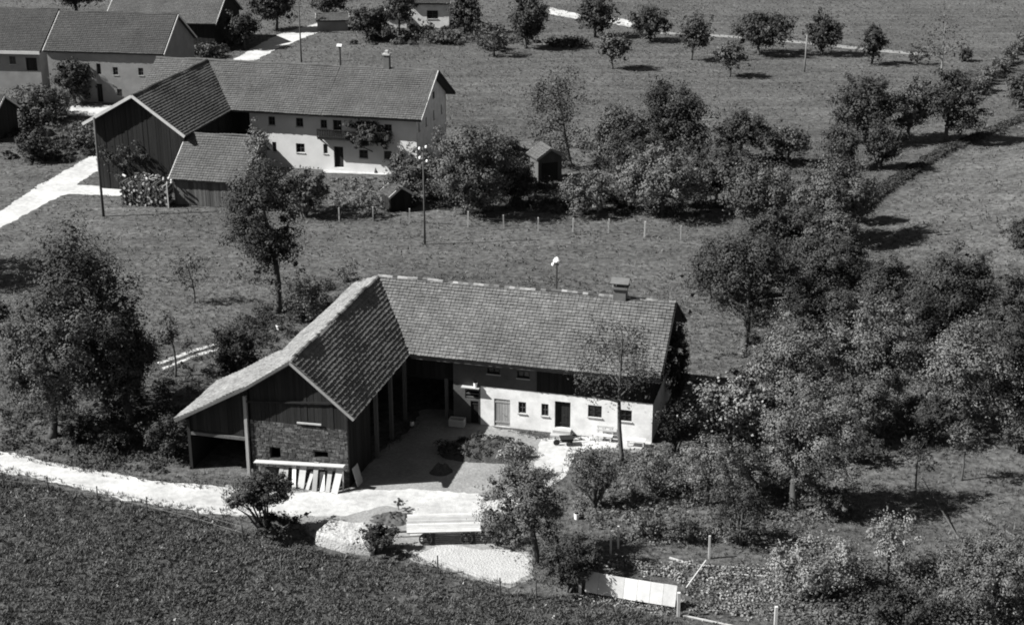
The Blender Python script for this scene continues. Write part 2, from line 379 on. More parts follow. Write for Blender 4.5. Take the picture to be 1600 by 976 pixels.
def window(parent, o, d, n, w, h, deep=0.14, mull=1, bars=1, mat='wood', sill=True):
    """o: lower left corner on the wall face; d along the wall, n outward"""
    o = Vector(o); d = Vector(d); n = Vector(n); up = Vector((0, 0, 1)); f = 0.07
    def bar(mb, x0, x1, z0, z1, y0, y1):
        c = [o + d * x - n * y for x, y in ((x0, y1), (x1, y1), (x1, y0), (x0, y0))]
        mb.hexa([q + up * z0 for q in c] + [q + up * z1 for q in c])
    mb = MB()
    bar(mb, 0.003, f, 0.003, h - 0.003, deep - 0.05, deep + 0.02); bar(mb, w - f, w - 0.003, 0.003, h - 0.003, deep - 0.05, deep + 0.02)
    bar(mb, f, w - f, 0.003, f, deep - 0.05, deep + 0.02); bar(mb, f, w - f, h - f, h - 0.003, deep - 0.05, deep + 0.02)
    for k in range(mull):
        x = w * (k + 1) / (mull + 1); bar(mb, x - 0.025, x + 0.025, f, h - f, deep - 0.045, deep + 0.015)
    for k in range(bars):
        z = h * (k + 1) / (bars + 1); bar(mb, f, w - f, z - 0.02, z + 0.02, deep - 0.043, deep + 0.013)
    wd = mb.build('window', M[mat], parent)
    mb = MB(); bar(mb, f * 0.6, w - f * 0.6, f * 0.6, h - f * 0.6, deep + 0.03, deep + 0.05); mb.build('pane', M['glass'], wd)
    if sill:
        mb = MB(); bar(mb, -0.06, w + 0.06, -0.07, -0.003, -0.07, 0.03); mb.build('sill', M['stone'], wd)
    return wd

def plank_door(parent, o, d, n, w, h, mat='wood', deep=0.10, planks=6, handle=True):
    o = Vector(o); d = Vector(d); n = Vector(n); up = Vector((0, 0, 1)); r = random.Random(int(w * 100) + planks)
    mb = MB(); pw = w / planks
    def bar(x0, x1, z0, z1, y0, y1):
        c = [o + d * x - n * y for x, y in ((x0, y1), (x1, y1), (x1, y0), (x0, y0))]
        mb.hexa([q + up * z0 for q in c] + [q + up * z1 for q in c])
    for k in range(planks):
        mb.cur = r.random(); j = r.uniform(0, 0.012)
        bar(k * pw + 0.008, (k + 1) * pw - 0.008, 0.02, h - 0.02, deep - j, deep + 0.04)
    for z in (0.25, h - 0.3): bar(0.03, w - 0.03, z, z + 0.12, deep - 0.035, deep - 0.014)
    dr = mb.build('door', M[mat], parent)
    if handle:
        mb = MB(); p = o + d * (w * 0.52) - n * (deep - 0.05) + up * (h * 0.48)
        mb.tube([p, p + n * 0.05, p + n * 0.055 + d * 0.12], [0.014, 0.014, 0.012], 6); mb.build('handle', M['metal'], dr)
    return dr

def boards(mb, a, b, z0f, z1f, width=0.22, depth=0.03, seed=1, gap=0.012, off=0.004):
    """upright boards nailed to a wall from a to b; z0f/z1f give lower and upper ends along it"""
    a = Vector((a[0], -a[1], 0)); b = Vector((b[0], -b[1], 0)); d = b - a; Ln = d.length; d.normalize(); n = Vector((d.y, -d.x, 0))
    r = random.Random(seed); x = 0.0
    while x < Ln - 0.05:
        w = min(width * r.uniform(0.8, 1.25), Ln - x); mb.cur = r.random(); dep = depth * r.uniform(0.6, 1.5)
        xa, xb = x + gap / 2, x + w - gap / 2
        za, zb = z0f(x + w / 2) + r.uniform(-0.03, 0.03), None
        ca = a + d * xa; cb = a + d * xb
        mb.hexa([ca + n * off + Vector((0, 0, za)), ca + n * (off + dep) + Vector((0, 0, za)), cb + n * (off + dep) + Vector((0, 0, za)), cb + n * off + Vector((0, 0, za)),
                 ca + n * off + Vector((0, 0, z1f(xa))), ca + n * (off + dep) + Vector((0, 0, z1f(xa))), cb + n * (off + dep) + Vector((0, 0, z1f(xb))), cb + n * off + Vector((0, 0, z1f(xb)))])
        x += w

def tiles(parent, O, E, R, la, lb, inside, mat, tw=0.25, th=0.27, seed=1, lift=0.03, name='roof_tiles'):
    """rows of overlapping tiles on a roof slope: O eave corner, E along the eave, R up the slope"""
    O = Vector(O); E = Vector(E).normalized(); R = Vector(R).normalized(); Nn = E.cross(R).normalized()
    if Nn.z < 0: Nn = -Nn
    r = np.random.default_rng(seed); nr = int(lb / th) + 1; nc = int(la / tw) + 1
    gw_ = r.random((64, 64))
    def wav(x, y):
        i, j = int(x), int(y); u, v = x - i, y - j; u = u * u * (3 - 2 * u); v = v * v * (3 - 2 * v)
        return 0.11 * ((gw_[i, j] * (1 - u) + gw_[i + 1, j] * u) * (1 - v) + (gw_[i, j + 1] * (1 - u) + gw_[i + 1, j + 1] * u) * v)
    sag = r.normal(0, 0.012, (nr + 1,)); V = []; var = []
    for j in range(nr):
        for i in range(nc):
            ac = i * tw + tw / 2; bc = j * th + th * 0.45
            if ac > la or bc > lb or not inside(ac, bc): continue
            ja, jb, jz, jt = r.uniform(-0.012, 0.012), r.uniform(-0.02, 0.02), r.uniform(0, 0.022), r.uniform(-0.01, 0.01)
            a0 = i * tw + 0.012 + ja; a1 = (i + 1) * tw - 0.012 + ja; b0 = j * th + jb + sag[j]; b1 = min(b0 + th * 1.12, lb)
            sg = wav(a0 / 3.1, b0 / 2.3); hl = lift + 0.07 + jz + sg; hu = lift + 0.01 + sg
            p = [O + E * a0 + R * b0 + Nn * (hl + jt), O + E * a1 + R * b0 + Nn * (hl - jt), O + E * a1 + R * b1 + Nn * hu, O + E * a0 + R * b1 + Nn * hu]
            q = [x - Nn * 0.06 for x in p[:2]]
            am = (a0 + a1) / 2
            V.append([p[0], p[1], p[2], p[3]]); V.append([q[0], q[1], p[1], p[0]]); V.append([p[0], p[3], p[3] - Nn * 0.03, q[0]]); V.append([p[1], q[1], p[2] - Nn * 0.03, p[2]])
            u = r.random(); u = u * 0.75 if r.random() > 0.05 else 1.0
            var += [u] * 4
    return quads_object(name, np.array(V, dtype=np.float64).reshape(-1, 4, 3), mat, parent, np.array(var), 'stuff')

def ridge_caps(parent, a, b, mat, step=0.38, r0=0.13, seed=3):
    a = Vector(a); b = Vector(b); d = b - a; Ln = d.length; d.normalize(); mb = MB(); r = random.Random(seed)
    x = d.cross(Vector((0, 0, 1))).normalized(); k = 0.0
    while k < Ln - 0.1:
        e = min(k + step * 1.04, Ln); mb.cur = r.random(); h = r.uniform(-0.01, 0.015) + 0.07 * math.sin(k * 0.9 + seed) * math.sin(k * 0.37); pr = []
        for q, rr in ((k, r0 * 1.1), (e, r0 * 0.92)):
            pr.append([a + d * q + x * (math.cos(t) * rr * 1.25) + Vector((0, 0, math.sin(t) * rr + h)) for t in (math.pi, math.pi * 0.7, math.pi * 0.4, math.pi * 0.15, 0)])
        for i in range(4): mb.face([pr[0][i], pr[0][i + 1], pr[1][i + 1], pr[1][i]])
        mb.face(pr[0]); mb.face(list(reversed(pr[1]))); k += step
    return mb.build('ridge_tiles', mat, parent, 'stuff')

FR = (Vector((1, 0, 0)), Vector((0, -1, 0)))     # a wall that faces the viewer: along, outward
RT = (Vector((0, 1, 0)), Vector((1, 0, 0)))      # a gable wall that faces right

# ------------------------------------------------------------------ the near farmhouse with its barn wing
def near_farmhouse():
    root = empty('farmhouse', (-9.72, 103.69, 0), -math.radians(14.52),
                 'L-shaped farmhouse in the foreground, tiled roof, white ground floor and open-sided timber barn wing', 'farmhouse')
    zr, ze, bm, br, L, Lw = 8.57, 5.12, 5.73, 4.14, 21.76, 16.77
    bl, zk, bx, zx, Lk = 3.2, 6.45, 8.22, 3.65, 10.29
    ft, gt = 4.82, 16.15
    # -- roof
    mb = MB()
    mb.slab([P(br, bm, ze), P(L, bm, ze), P(L, 0, zr), P(0, 0, zr)], 0.14)
    mb.slab([P(0, 0, zr), P(L, 0, zr), P(L, -bm, ze), P(-bl, -bm, ze), P(-bl, -3.52, zk)], 0.14)
    mb.slab([P(0, 0, zr), P(0, Lw, zr), P(br, Lw, ze), P(br, bm, ze)][::-1], 0.14)
    mb.slab([P(0, 0, zr), P(-bl, -3.52, zk), P(-bl, Lw, zk), P(0, Lw, zr)], 0.14)
    mb.slab([P(-bl, Lk, zk), P(-bx, Lk, zx), P(-bx, Lw, zx), P(-bl, Lw, zk)], 0.12)
    roof = mb.build('roof', M['tile'], root)
    lb = math.hypot(bm, zr - ze)
    tiles(roof, P(0, bm, ze), (1, 0, 0), (0, bm, zr - ze), L, lb, lambda a, b: a > br * (1 - b / lb) + 0.05, M['tile'], seed=1)
    lw = math.hypot(br, zr - ze)
    tiles(roof, P(br, Lw, ze), (0, 1, 0), (-br, 0, zr - ze), Lw, lw, lambda a, b: a < Lw - bm * (1 - b / lw) - 0.02, M['tile'], seed=2, tw=0.26, th=0.29)
    ll = math.hypot(bl, zr - zk)
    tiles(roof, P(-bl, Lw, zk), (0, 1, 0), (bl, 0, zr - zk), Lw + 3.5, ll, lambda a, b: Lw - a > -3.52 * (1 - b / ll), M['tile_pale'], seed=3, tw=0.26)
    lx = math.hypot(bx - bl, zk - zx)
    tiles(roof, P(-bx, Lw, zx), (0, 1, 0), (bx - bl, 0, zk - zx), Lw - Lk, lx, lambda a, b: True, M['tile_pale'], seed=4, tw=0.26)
    ridge_caps(roof, P(0, 0, zr + 0.05), P(L, 0, zr + 0.05), M['ridge'], seed=5)
    ridge_caps(roof, P(0, Lw, zr + 0.05), P(0, 0.1, zr + 0.05), M['ridge'], seed=6)
    ridge_caps(roof, P(-bl, -3.52, zk + 0.05), P(0, 0, zr + 0.05), M['ridge'], seed=7)
    # verge boards, eave board
    for a, b, m in ((P(br + 0.02, Lw + 0.06, ze + 0.02), P(0, Lw + 0.06, zr + 0.02), 'greywood'), (P(-bl, Lw + 0.06, zk), P(0, Lw + 0.06, zr + 0.02), 'wood'),
                    (P(-bx - 0.02, Lw + 0.06, zx), P(-bl, Lw + 0.06, zk), 'wood')):
        mb = MB(); mb.beam(a, b, 0.07, 0.18); mb.build('verge_board', M[m], root)
    mb = MB(); mb.beam(P(br + 0.1, bm - 0.10, ze - 0.20), P(L, bm - 0.10, ze - 0.20), 0.05, 0.12); mb.build('eave_board', M['wood'], root)
    mb = MB(); mb.beam(P(L + 0.05, bm, ze - 0.03), P(L + 0.05, 0, zr - 0.03), 0.06, 0.2); mb.beam(P(L + 0.05, 0, zr - 0.03), P(L + 0.05, -bm, ze - 0.03), 0.06, 0.2); mb.build('verge_board', M['darkwood'], root)
    # rafter ends under the front eave
    mb = MB(); k = 7.3
    while k < L - 0.3:
        mb.beam(P(k, ft, ze + 0.602 * (bm - ft) - 0.25), P(k, bm - 0.15, ze - 0.16), 0.09, 0.13); k += 0.8
    mb.build('rafters', M['darkwood'], root, 'stuff')
    # -- house walls: white ground floor, grey upper wall
    s0, s1 = 9.02, 21.15
    gf = [(10.0, 11.15, 0.04, 2.12), (11.75, 12.3, 1.21, 2.07), (13.39, 13.9, 1.2, 2.11), (14.34, 15.45, 0.42, 2.41), (16.68, 17.64, 1.5, 2.39), (18.83, 19.73, 1.45, 2.29)]
    mb = MB(); wall(mb, (s0, ft), (s1, ft), 0, 2.95, [(a - s0, b - s0, c, d) for a, b, c, d in gf], 0.4)
    wall(mb, (s1, ft - 0.002), (s1, -4.8), 0, 2.95, [], 0.4)
    white = mb.build('wall', M['white'], root); white['label'] = 'whitewashed ground-floor wall'
    mb = MB(); uf = [(9.51, 10.42, 3.95, 4.38), (11.65, 12.52, 3.85, 4.36)]
    wall(mb, (s0, ft - 0.012), (s1 - 0.012, ft - 0.012), 2.952, 5.5, [(a - s0, b - s0, c, d) for a, b, c, d in uf], 0.36)
    wall(mb, (7.05, ft - 0.012), (s0 - 0.003, ft - 0.012), 0, 5.5, [(8.28 - 7.05, 8.86 - 7.05, 0.03, 1.75), (7.9 - 7.05, 8.9 - 7.05, 1.9, 2.75)], 0.36)
    wall(mb, (7.05, -4.8), (7.05, ft - 0.4), 0, 5.4, [], 0.3)
    wall(mb, (s1, -4.8), (-3.0, -4.8), 0, 5.4, [], 0.3)
    mb.slab([P(s1 - 0.012, ft - 0.03, 2.952), P(s1 - 0.012, -4.8, 2.952), P(s1 - 0.012, -4.8, 5.4), P(s1 - 0.012, 0, 8.3), P(s1 - 0.012, ft - 0.03, 5.4)], 0.3)
    up = mb.build('wall', M['greyplaster'], root); up['label'] = 'grey rough-cast upper wall'
    mb = MB(); boards(mb, (13.05, ft), (s1, ft), lambda x: 2.98, lambda x: 5.42, 0.2, 0.035, 9)
    boards(mb, (s1, ft), (s1, -4.8), lambda x: 2.98, lambda x: 5.3 + 0.602 * (4.8 - abs(x - 4.82)), 0.2, 0.035, 10)
    mb.build('wall_boards', M['darkwood'], white.parent, 'stuff')
    # openings
    for k, (a, b, c, d) in enumerate(gf):
        o = P(a, ft, c)
        if k == 0: plank_door(root, o, *FR, b - a, d - c, 'greywood', 0.06, 6)
        elif k == 3: plank_door(root, o, *FR, b - a, d - c, 'darkwood', 0.18, 5)
        else: window(root, o, *FR, b - a, d - c, 0.1, 1, 1 if k > 3 else 1, 'darkwood' if k > 3 else 'wood')
    for a, b, c, d in uf: window(root, P(a, ft - 0.012, c), *FR, b - a, d - c, 0.16, 1, 0, 'darkwood')
    plank_door(root, P(8.28, ft - 0.012, 0.03), *FR, 0.58, 1.72, 'darkwood', 0.1, 3)
    mb = MB()
    for z in (1.98, 2.24, 2.5): mb.box(7.92, 8.88, -(ft - 0.1), -(ft - 0.04), z, z + 0.09)
    mb.build('wall_louvre', M['wood'], root)
    mb = MB(); mb.box(7.7, 9.0, -(ft + 0.35), -(ft - 0.01), 2.82, 2.88); mb.build('wall_shelf', M['palewood'], root)
    mb = MB(); mb.box(14.2, 15.65, -(ft + 0.85), -(ft + 0.002), 0.0, 0.2); mb.box(14.3, 15.55, -(ft + 0.45), -(ft + 0.002), 0.202, 0.4); mb.build('door_step', M['stone'], root)
    # -- hall between house and barn: boards above, dark opening below
    mb = MB(); boards(mb, (3.3, ft - 0.15), (7.0, ft - 0.15), lambda x: 3.28, lambda x: 5.4, 0.22, 0.04, 21); mb.build('hall_boards', M['darkwood'], root, 'stuff')
    mb = MB(); mb.beam(P(3.3, ft - 0.2, 3.22), P(7.05, ft - 0.2, 3.22), 0.2, 0.22); mb.build('hall_lintel', M['darkwood'], root)
    for s, t in ((6.5, ft - 0.2), (3.72, 5.6), (3.72, 8.6), (3.72, 11.6)):
        mb = MB(); zt = 8.57 - 0.833 * s - 0.2 if t > 5 else 3.2
        mb.beam(P(s, t, 0), P(s, t, zt), 0.24); mb.build('post', M['wood'], root)
    mb = MB(); mb.beam(P(3.72, 4.6, 5.12), P(3.72, gt, 5.12), 0.2, 0.24); mb.build('wall_plate', M['darkwood'], root)
    # -- barn walls
    mb = MB(); boards(mb, (3.42, gt - 0.02), (3.42, 12.0), lambda x: 0.02, lambda x: 5.3, 0.24, 0.04, 31)
    boards(mb, (-bl + 0.1, -3.4), (-bl + 0.1, Lk), lambda x: 0.02, lambda x: 6.2, 0.26, 0.04, 32)
    boards(mb, (-7.7, Lk), (-7.7, gt), lambda x: 0.02, lambda x: 3.75, 0.26, 0.04, 33)
    mb.build('barn_boards', M['darkwood'], root, 'stuff')
    mb = MB(); mb.box(3.2, 3.4, -(gt - 0.45), -12.0, 0, 5.3); mb.box(-bl + 0.12, -bl + 0.3, -(gt - 0.02), 3.4, 0, 6.2); mb.box(-7.66, -7.5, -gt, -Lk, 0, 3.7); mb.box(-7.5, -bl + 0.1, -(Lk + 0.1), -Lk, 0, 3.7)
    mb.build('barn_wall', M['darkwood'], root)
    # gable: rubble below, boards above
    op = [(-2.02, -1.27, 1.41, 2.19), (1.07, 2.02, 1.85, 2.3)]
    mb = MB(); wall(mb, (-3.28, gt - 0.06), (3.4, gt - 0.06), 0, 3.95, [(a + 3.28, b + 3.28, c, d) for a, b, c, d in op], 0.38)
    mb.slab([P(-3.2, gt - 0.1, 3.952), P(3.4, gt - 0.1, 3.952), P(3.4, gt - 0.1, 5.55), P(0, gt - 0.1, 8.35), P(-3.2, gt - 0.1, 6.2)], 0.2)
    gw = mb.build('gable_wall', M['mortar'], root)
    mb = MB(); r = random.Random(4); z = 0.02
    while z < 3.88:
        h = r.uniform(0.1, 0.16); x = -3.28 + r.uniform(0, 0.1)
        while x < 3.38:
            w = min(r.uniform(0.16, 0.38), 3.4 - x); ok = not any(a < x + w and x < b and c < z + h and z < d for a, b, c, d in op)
            if ok and w > 0.08:
                mb.cur = r.random() ** 1.6; j = r.uniform(0.012, 0.055); mb.box(x + 0.012, x + w - 0.012, -(gt - 0.07), -(gt - 0.06 + j), z + 0.01, z + h - 0.01)
            x += w
        z += h
    mb.build('stones', M['brick'], gw, 'stuff')
    mb = MB(); boards(mb, (-3.2, gt - 0.08), (3.4, gt - 0.08), lambda x: 3.95, lambda x: (8.35 - 0.83 * (x - 3.2)) if x > 3.2 else (8.35 - 0.66 * (3.2 - x)), 0.24, 0.035, 41)
    boards(mb, (-7.6, gt - 0.08), (-3.3, gt - 0.08), lambda x: 2.72, lambda x: 3.78 + 0.557 * (x - 0.1), 0.26, 0.035, 42)
    mb.build('gable_boards', M['darkwood'], root, 'stuff')
    mb = MB(); mb.beam(P(-7.7, gt, 2.6), P(-3.4, gt, 2.62), 0.16, 0.2); mb.build('lintel', M['wood'], root)
    mb = MB(); mb.beam(P(-3.52, gt + 0.05, 0), P(-3.48, gt + 0.05, 5.7), 0.2); mb.build('post', M['greywood'], root)
    mb = MB(); mb.beam(P(-7.6, gt, 0), P(-7.6, gt, 3.6), 0.2); mb.build('post', M['darkwood'], root)
    mb = MB(); mb.beam(P(0.05, gt + 0.08, 4.22), P(1.7, gt + 0.08, 4.27), 0.07, 0.1); mb.build('beam', M['palewood'], root)
    mb = MB(); mb.beam(P(-3.4, gt + 0.06, 5.3), P(3.2, gt + 0.06, 5.9), 0.05, 0.12); mb.build('beam', M['darkwood'], root)
    # -- chimney and roof mast
    mb = MB(); mb.box(17.42, 18.3, -0.42, 0.42, 7.9, 9.35); ch = mb.build('chimney', M['chimney'], roof)
    mb = MB(); mb.box(17.3, 18.42, -0.54, 0.54, 9.352, 9.5)
    for x in (17.42, 18.15):
        for y in (-0.4, 0.25): mb.box(x, x + 0.15, y, y + 0.15, 9.5, 9.8)
    mb.box(17.6, 18.1, -0.2, 0.2, 9.5, 9.7); mb.slab([(17.22, -0.6, 9.8), (18.5, -0.6, 9.8), (18.5, 0, 10.08), (17.22, 0, 10.08)], 0.07); mb.slab([(18.5, 0.6, 9.8), (17.22, 0.6, 9.8), (17.22, 0, 10.08), (18.5, 0, 10.08)], 0.07)
    mb.build('chimney_cap', M['chimney'], roof)
    mb = MB(); mb.tube([(13.27, 0.05, 8.3), (13.27, 0.05, 11.0)], [0.065, 0.06], 8); mb.tube([(13.0, 0.05, 10.62), (13.54, 0.05, 10.62)], [0.04, 0.04], 6)
    mast = mb.build('roof_mast', M['metal'], root)
    mb = MB(); mb.tube([(13.27, 0.05, 10.86), (13.27, 0.05, 10.95), (13.27, 0.05, 11.08), (13.27, 0.05, 11.16)], [0.26, 0.25, 0.15, 0.05], 12); mb.build('mast_hood', M['ceramic'], mast)
    for x in (13.0, 13.54):
        mb = MB(); mb.tube([(x, 0.05, 10.5), (x, 0.05, 10.56), (x, 0.05, 10.68), (x, 0.05, 10.74)], [0.06, 0.11, 0.1, 0.05], 9); mb.build('insulator', M['ceramic'], mast)
    return root
HOUSE = near_farmhouse()
HA = math.radians(14.52)
def hp(s, t, z=0.0):
    """near-farmhouse coordinates to the world"""
    return Vector((-9.72 + s * math.cos(HA) - t * math.sin(HA), 103.69 - s * math.sin(HA) - t * math.cos(HA), z))

# ------------------------------------------------------------------ the farmhouse behind it
def far_farmhouse():
    root = empty('farmhouse', (-35.2, 173.7, 0), -math.radians(12.96),
                 'two-storey white farmhouse behind the meadow, with balcony, climbing plant and dark barn gable', 'farmhouse')
    zr, ze, bm, br, bl, zl, L, Lw = 10.42, 6.41, 7.11, 5.62, 5.82, 7.13, 27.63, 19.22
    ft, gt = 6.1, 18.5
    mb = MB()
    mb.slab([P(br, bm, ze), P(L, bm, ze), P(L, 0, zr), P(0, 0, zr)], 0.16)
    mb.slab([P(-6.3, 0, zr), P(L, 0, zr), P(L, -bm, ze), P(-6.3, -bm, ze)], 0.16)
    mb.slab([P(-6.3, bm, ze), P(-0.02, bm, ze), P(-0.02, 0, zr), P(-6.3, 0, zr)], 0.16)
    mb.slab([P(0, 0, zr), P(0, Lw, zr), P(br, Lw, ze), P(br, bm, ze)][::-1], 0.16)
    mb.slab([P(0, 0, zr), P(-bl, bl, zl), P(-bl, Lw, zl), P(0, Lw, zr)], 0.16)
    roof = mb.build('roof', M['tile_far'], root)
    lb = math.hypot(bm, zr - ze)
    tiles(roof, P(0, bm, ze), (1, 0, 0), (0, bm, zr - ze), 16.2, lb, lambda a, b: a > br * (1 - b / lb), M['tile_far'], 0.3, 0.33, 11)
    tiles(roof, P(16.25, bm, ze), (1, 0, 0), (0, bm, zr - ze), L - 16.25, lb, lambda a, b: True, M['tile_far'], 0.3, 0.33, 12, lift=0.06)
    lw = math.hypot(br, zr - ze)
    tiles(roof, P(br, Lw, ze), (0, 1, 0), (-br, 0, zr - ze), Lw, lw, lambda a, b: a < Lw - bm * (1 - b / lw), M['tile_far'], 0.3, 0.33, 13)
    ll = math.hypot(bl, zr - zl)
    tiles(roof, P(-bl, Lw, zl), (0, 1, 0), (bl, 0, zr - zl), Lw, ll, lambda a, b: Lw - a > bl * (1 - b / ll), M['tile_far'], 0.3, 0.33, 14)
    tiles(roof, P(-6.3, bm, ze), (1, 0, 0), (0, bm, zr - ze), 6.3, lb, lambda a, b: 6.3 - a > bm * (1 - b / lb) * 0.98, M['tile_far'], 0.3, 0.33, 15)
    ridge_caps(roof, P(-6.3, 0, zr + 0.05), P(L, 0, zr + 0.05), M['tile_far'], 0.45, 0.15); ridge_caps(roof, P(0, Lw, zr + 0.05), P(0, 0, zr + 0.05), M['tile_far'], 0.45, 0.15)
    for a, b, m in ((P(br, Lw + 0.06, ze), P(0, Lw + 0.06, zr), 'whitewood'), (P(-bl - 0.1, Lw + 0.06, zl), P(0, Lw + 0.06, zr), 'whitewood'), (P(L + 0.06, bm, ze), P(L + 0.06, 0, zr), 'whitewood'), (P(L + 0.06, 0, zr), P(L + 0.06, -bm, ze), 'darkwood')):
        mb = MB(); mb.beam(a, b, 0.08, 0.3); mb.build('verge_board', M[m], root)
    s0, s1 = 7.4, 26.8
    fh = [(12.87, 13.72, 4.75, 5.75), (12.72, 13.75, 1.8, 2.85), (9.6, 10.4, 4.75, 5.75), (9.9, 10.4, 1.7, 2.85), (15.95, 16.45, 1.85, 2.95), (17.16, 18.27, 0.35, 2.75), (20.13, 21.14, 1.6, 2.55),
          (17.2, 18.2, 4.15, 5.75), (15.75, 16.5, 4.75, 5.7), (19.9, 20.8, 4.15, 5.75), (23.15, 24.0, 4.8, 5.6), (23.0, 23.9, 1.6, 2.6)]
    mb = MB(); wall(mb, (s0, ft), (s1, ft), 0, 6.75, [(a - s0, b - s0, c, d) for a, b, c, d in fh], 0.45)
    wl_ = mb.build('wall', M['cream'], root)
    gh_ = [(4.78, 5.35, 4.75, 5.75), (1.95, 2.5, 4.7, 5.65), (-1.2, -0.65, 4.7, 5.75), (-4.45, -3.9, 4.65, 5.65), (-1.1, -0.6, 7.2, 7.9), (-1.1, -0.5, 1.7, 2.7), (-4.4, -3.85, 1.6, 2.55), (1.9, 2.5, 1.7, 2.7)]
    mb = MB(); wall(mb, (s1, ft - 0.004), (s1, -6.1), 0, 6.7, [(ft - b, ft - a, c, d) for a, b, c, d in gh_ if c < 7], 0.45)
    mb.slab([P(s1, ft - 0.1, 6.702), P(s1, -6.1, 6.702), P(s1, 0, 10.15)], 0.3); mb.slab([P(-5.6, ft, 0), P(-5.6, ft, 6.7), P(-5.6, 0, 10.15), P(-5.6, -6.05, 6.7), P(-5.6, -6.05, 0)], 0.3)
    wall(mb, (s1, -6.1), (-4.8, -6.1), 0, 6.7, [], 0.4); wall(mb, (s0, -6.0), (s0, ft - 0.5), 0, 6.7, [], 0.4)
    mb.build('wall', M['white'], root)
    for a, b, c, d in fh:
        if (a, c) == (17.16, 0.35): plank_door(root, P(a, ft, c), *FR, b - a, d - c, 'darkwood', 0.25, 5, False)
        else: window(root, P(a, ft, c), *FR, b - a, d - c, 0.2, 1, 1, 'wood')
    for a, b, c, d in gh_:
        if c < 7: window(root, P(s1, b, c), *RT, b - a, d - c, 0.2, 1, 1, 'wood')
        else: window(root, P(s1 + 0.06, b, c), *RT, b - a, d - c, 0.02, 1, 1, 'wood')
    # balcony
    mb = MB(); mb.box(15.7, 23.7, -(ft + 1.1), -ft, 3.75, 3.9); bal = mb.build('balcony', M['darkwood'], root)
    mb = MB(); mb.beam(P(15.7, ft + 1.05, 4.85), P(23.7, ft + 1.05, 4.85), 0.1, 0.1); mb.beam(P(15.7, ft + 1.05, 4.0), P(23.7, ft + 1.05, 4.0), 0.08, 0.08)
    k = 15.72
    while k < 23.7: mb.beam(P(k, ft + 1.05, 3.9), P(k, ft + 1.05, 4.85), 0.14, 0.03); k += 0.2
    mb.build('railing', M['darkwood'], bal)
    for k in (16, 19.5, 23.4):
        mb = MB(); mb.beam(P(k, ft, 3.2), P(k, ft + 1.0, 3.75), 0.12); mb.build('bracket', M['darkwood'], bal)
    # barn wing
    mb = MB(); boards(mb, (-5.0, gt), (5.2, gt), lambda x: 0.02, lambda x: (10.2 - 0.714 * (x - 5)) if x > 5 else (10.2 - 0.565 * (5 - x)), 0.3, 0.04, 51)
    boards(mb, (5.2, gt), (5.2, 6.2), lambda x: 0.02, lambda x: 6.5, 0.3, 0.04, 52); boards(mb, (5.2, ft - 0.1), (7.4, ft - 0.1), lambda x: 3.2, lambda x: 6.5, 0.3, 0.04, 53)
    mb.build('barn_boards', M['darkwood'], root, 'stuff')
    mb = MB(); mb.slab([P(-5, gt - 0.02, 0), P(5.2, gt - 0.02, 0), P(5.2, gt - 0.02, 6.4), P(0, gt - 0.02, 10.2), P(-5, gt - 0.02, 7.3)], 0.25)
    mb.box(4.9, 5.18, -(gt - 0.3), -6.0, 0, 6.4); mb.box(-5, -4.7, -(gt - 0.3), 5.9, 0, 7.3)
    mb.build('barn_wall', M['darkwood'], root)
    # chimney, roof mast
    mb = MB(); mb.box(21.4, 22.05, -0.35, 0.35, 9.7, 12.0); ch = mb.build('chimney', M['chimney'], roof)
    mb = MB(); mb.box(21.3, 22.15, -0.45, 0.45, 12.002, 12.15); mb.box(21.55, 21.9, -0.2, 0.2, 12.15, 12.5); mb.build('chimney_cap', M['stone'], roof)
    mb = MB(); mb.tube([(16.2, 0, 10.1), (16.2, 0, 12.8)], [0.12, 0.1], 8); mb.build('roof_mast', M['metal'], root)
    mb = MB(); mb.slab([(15.9, -0.3, 12.75), (16.5, -0.3, 12.75), (16.5, 0, 13.0), (15.9, 0, 13.0)], 0.06); mb.slab([(16.5, 0.3, 12.75), (15.9, 0.3, 12.75), (15.9, 0, 13.0), (16.5, 0, 13.0)], 0.06); mb.build('mast_hood', M['whitewood'], root)
    return root
far_farmhouse()

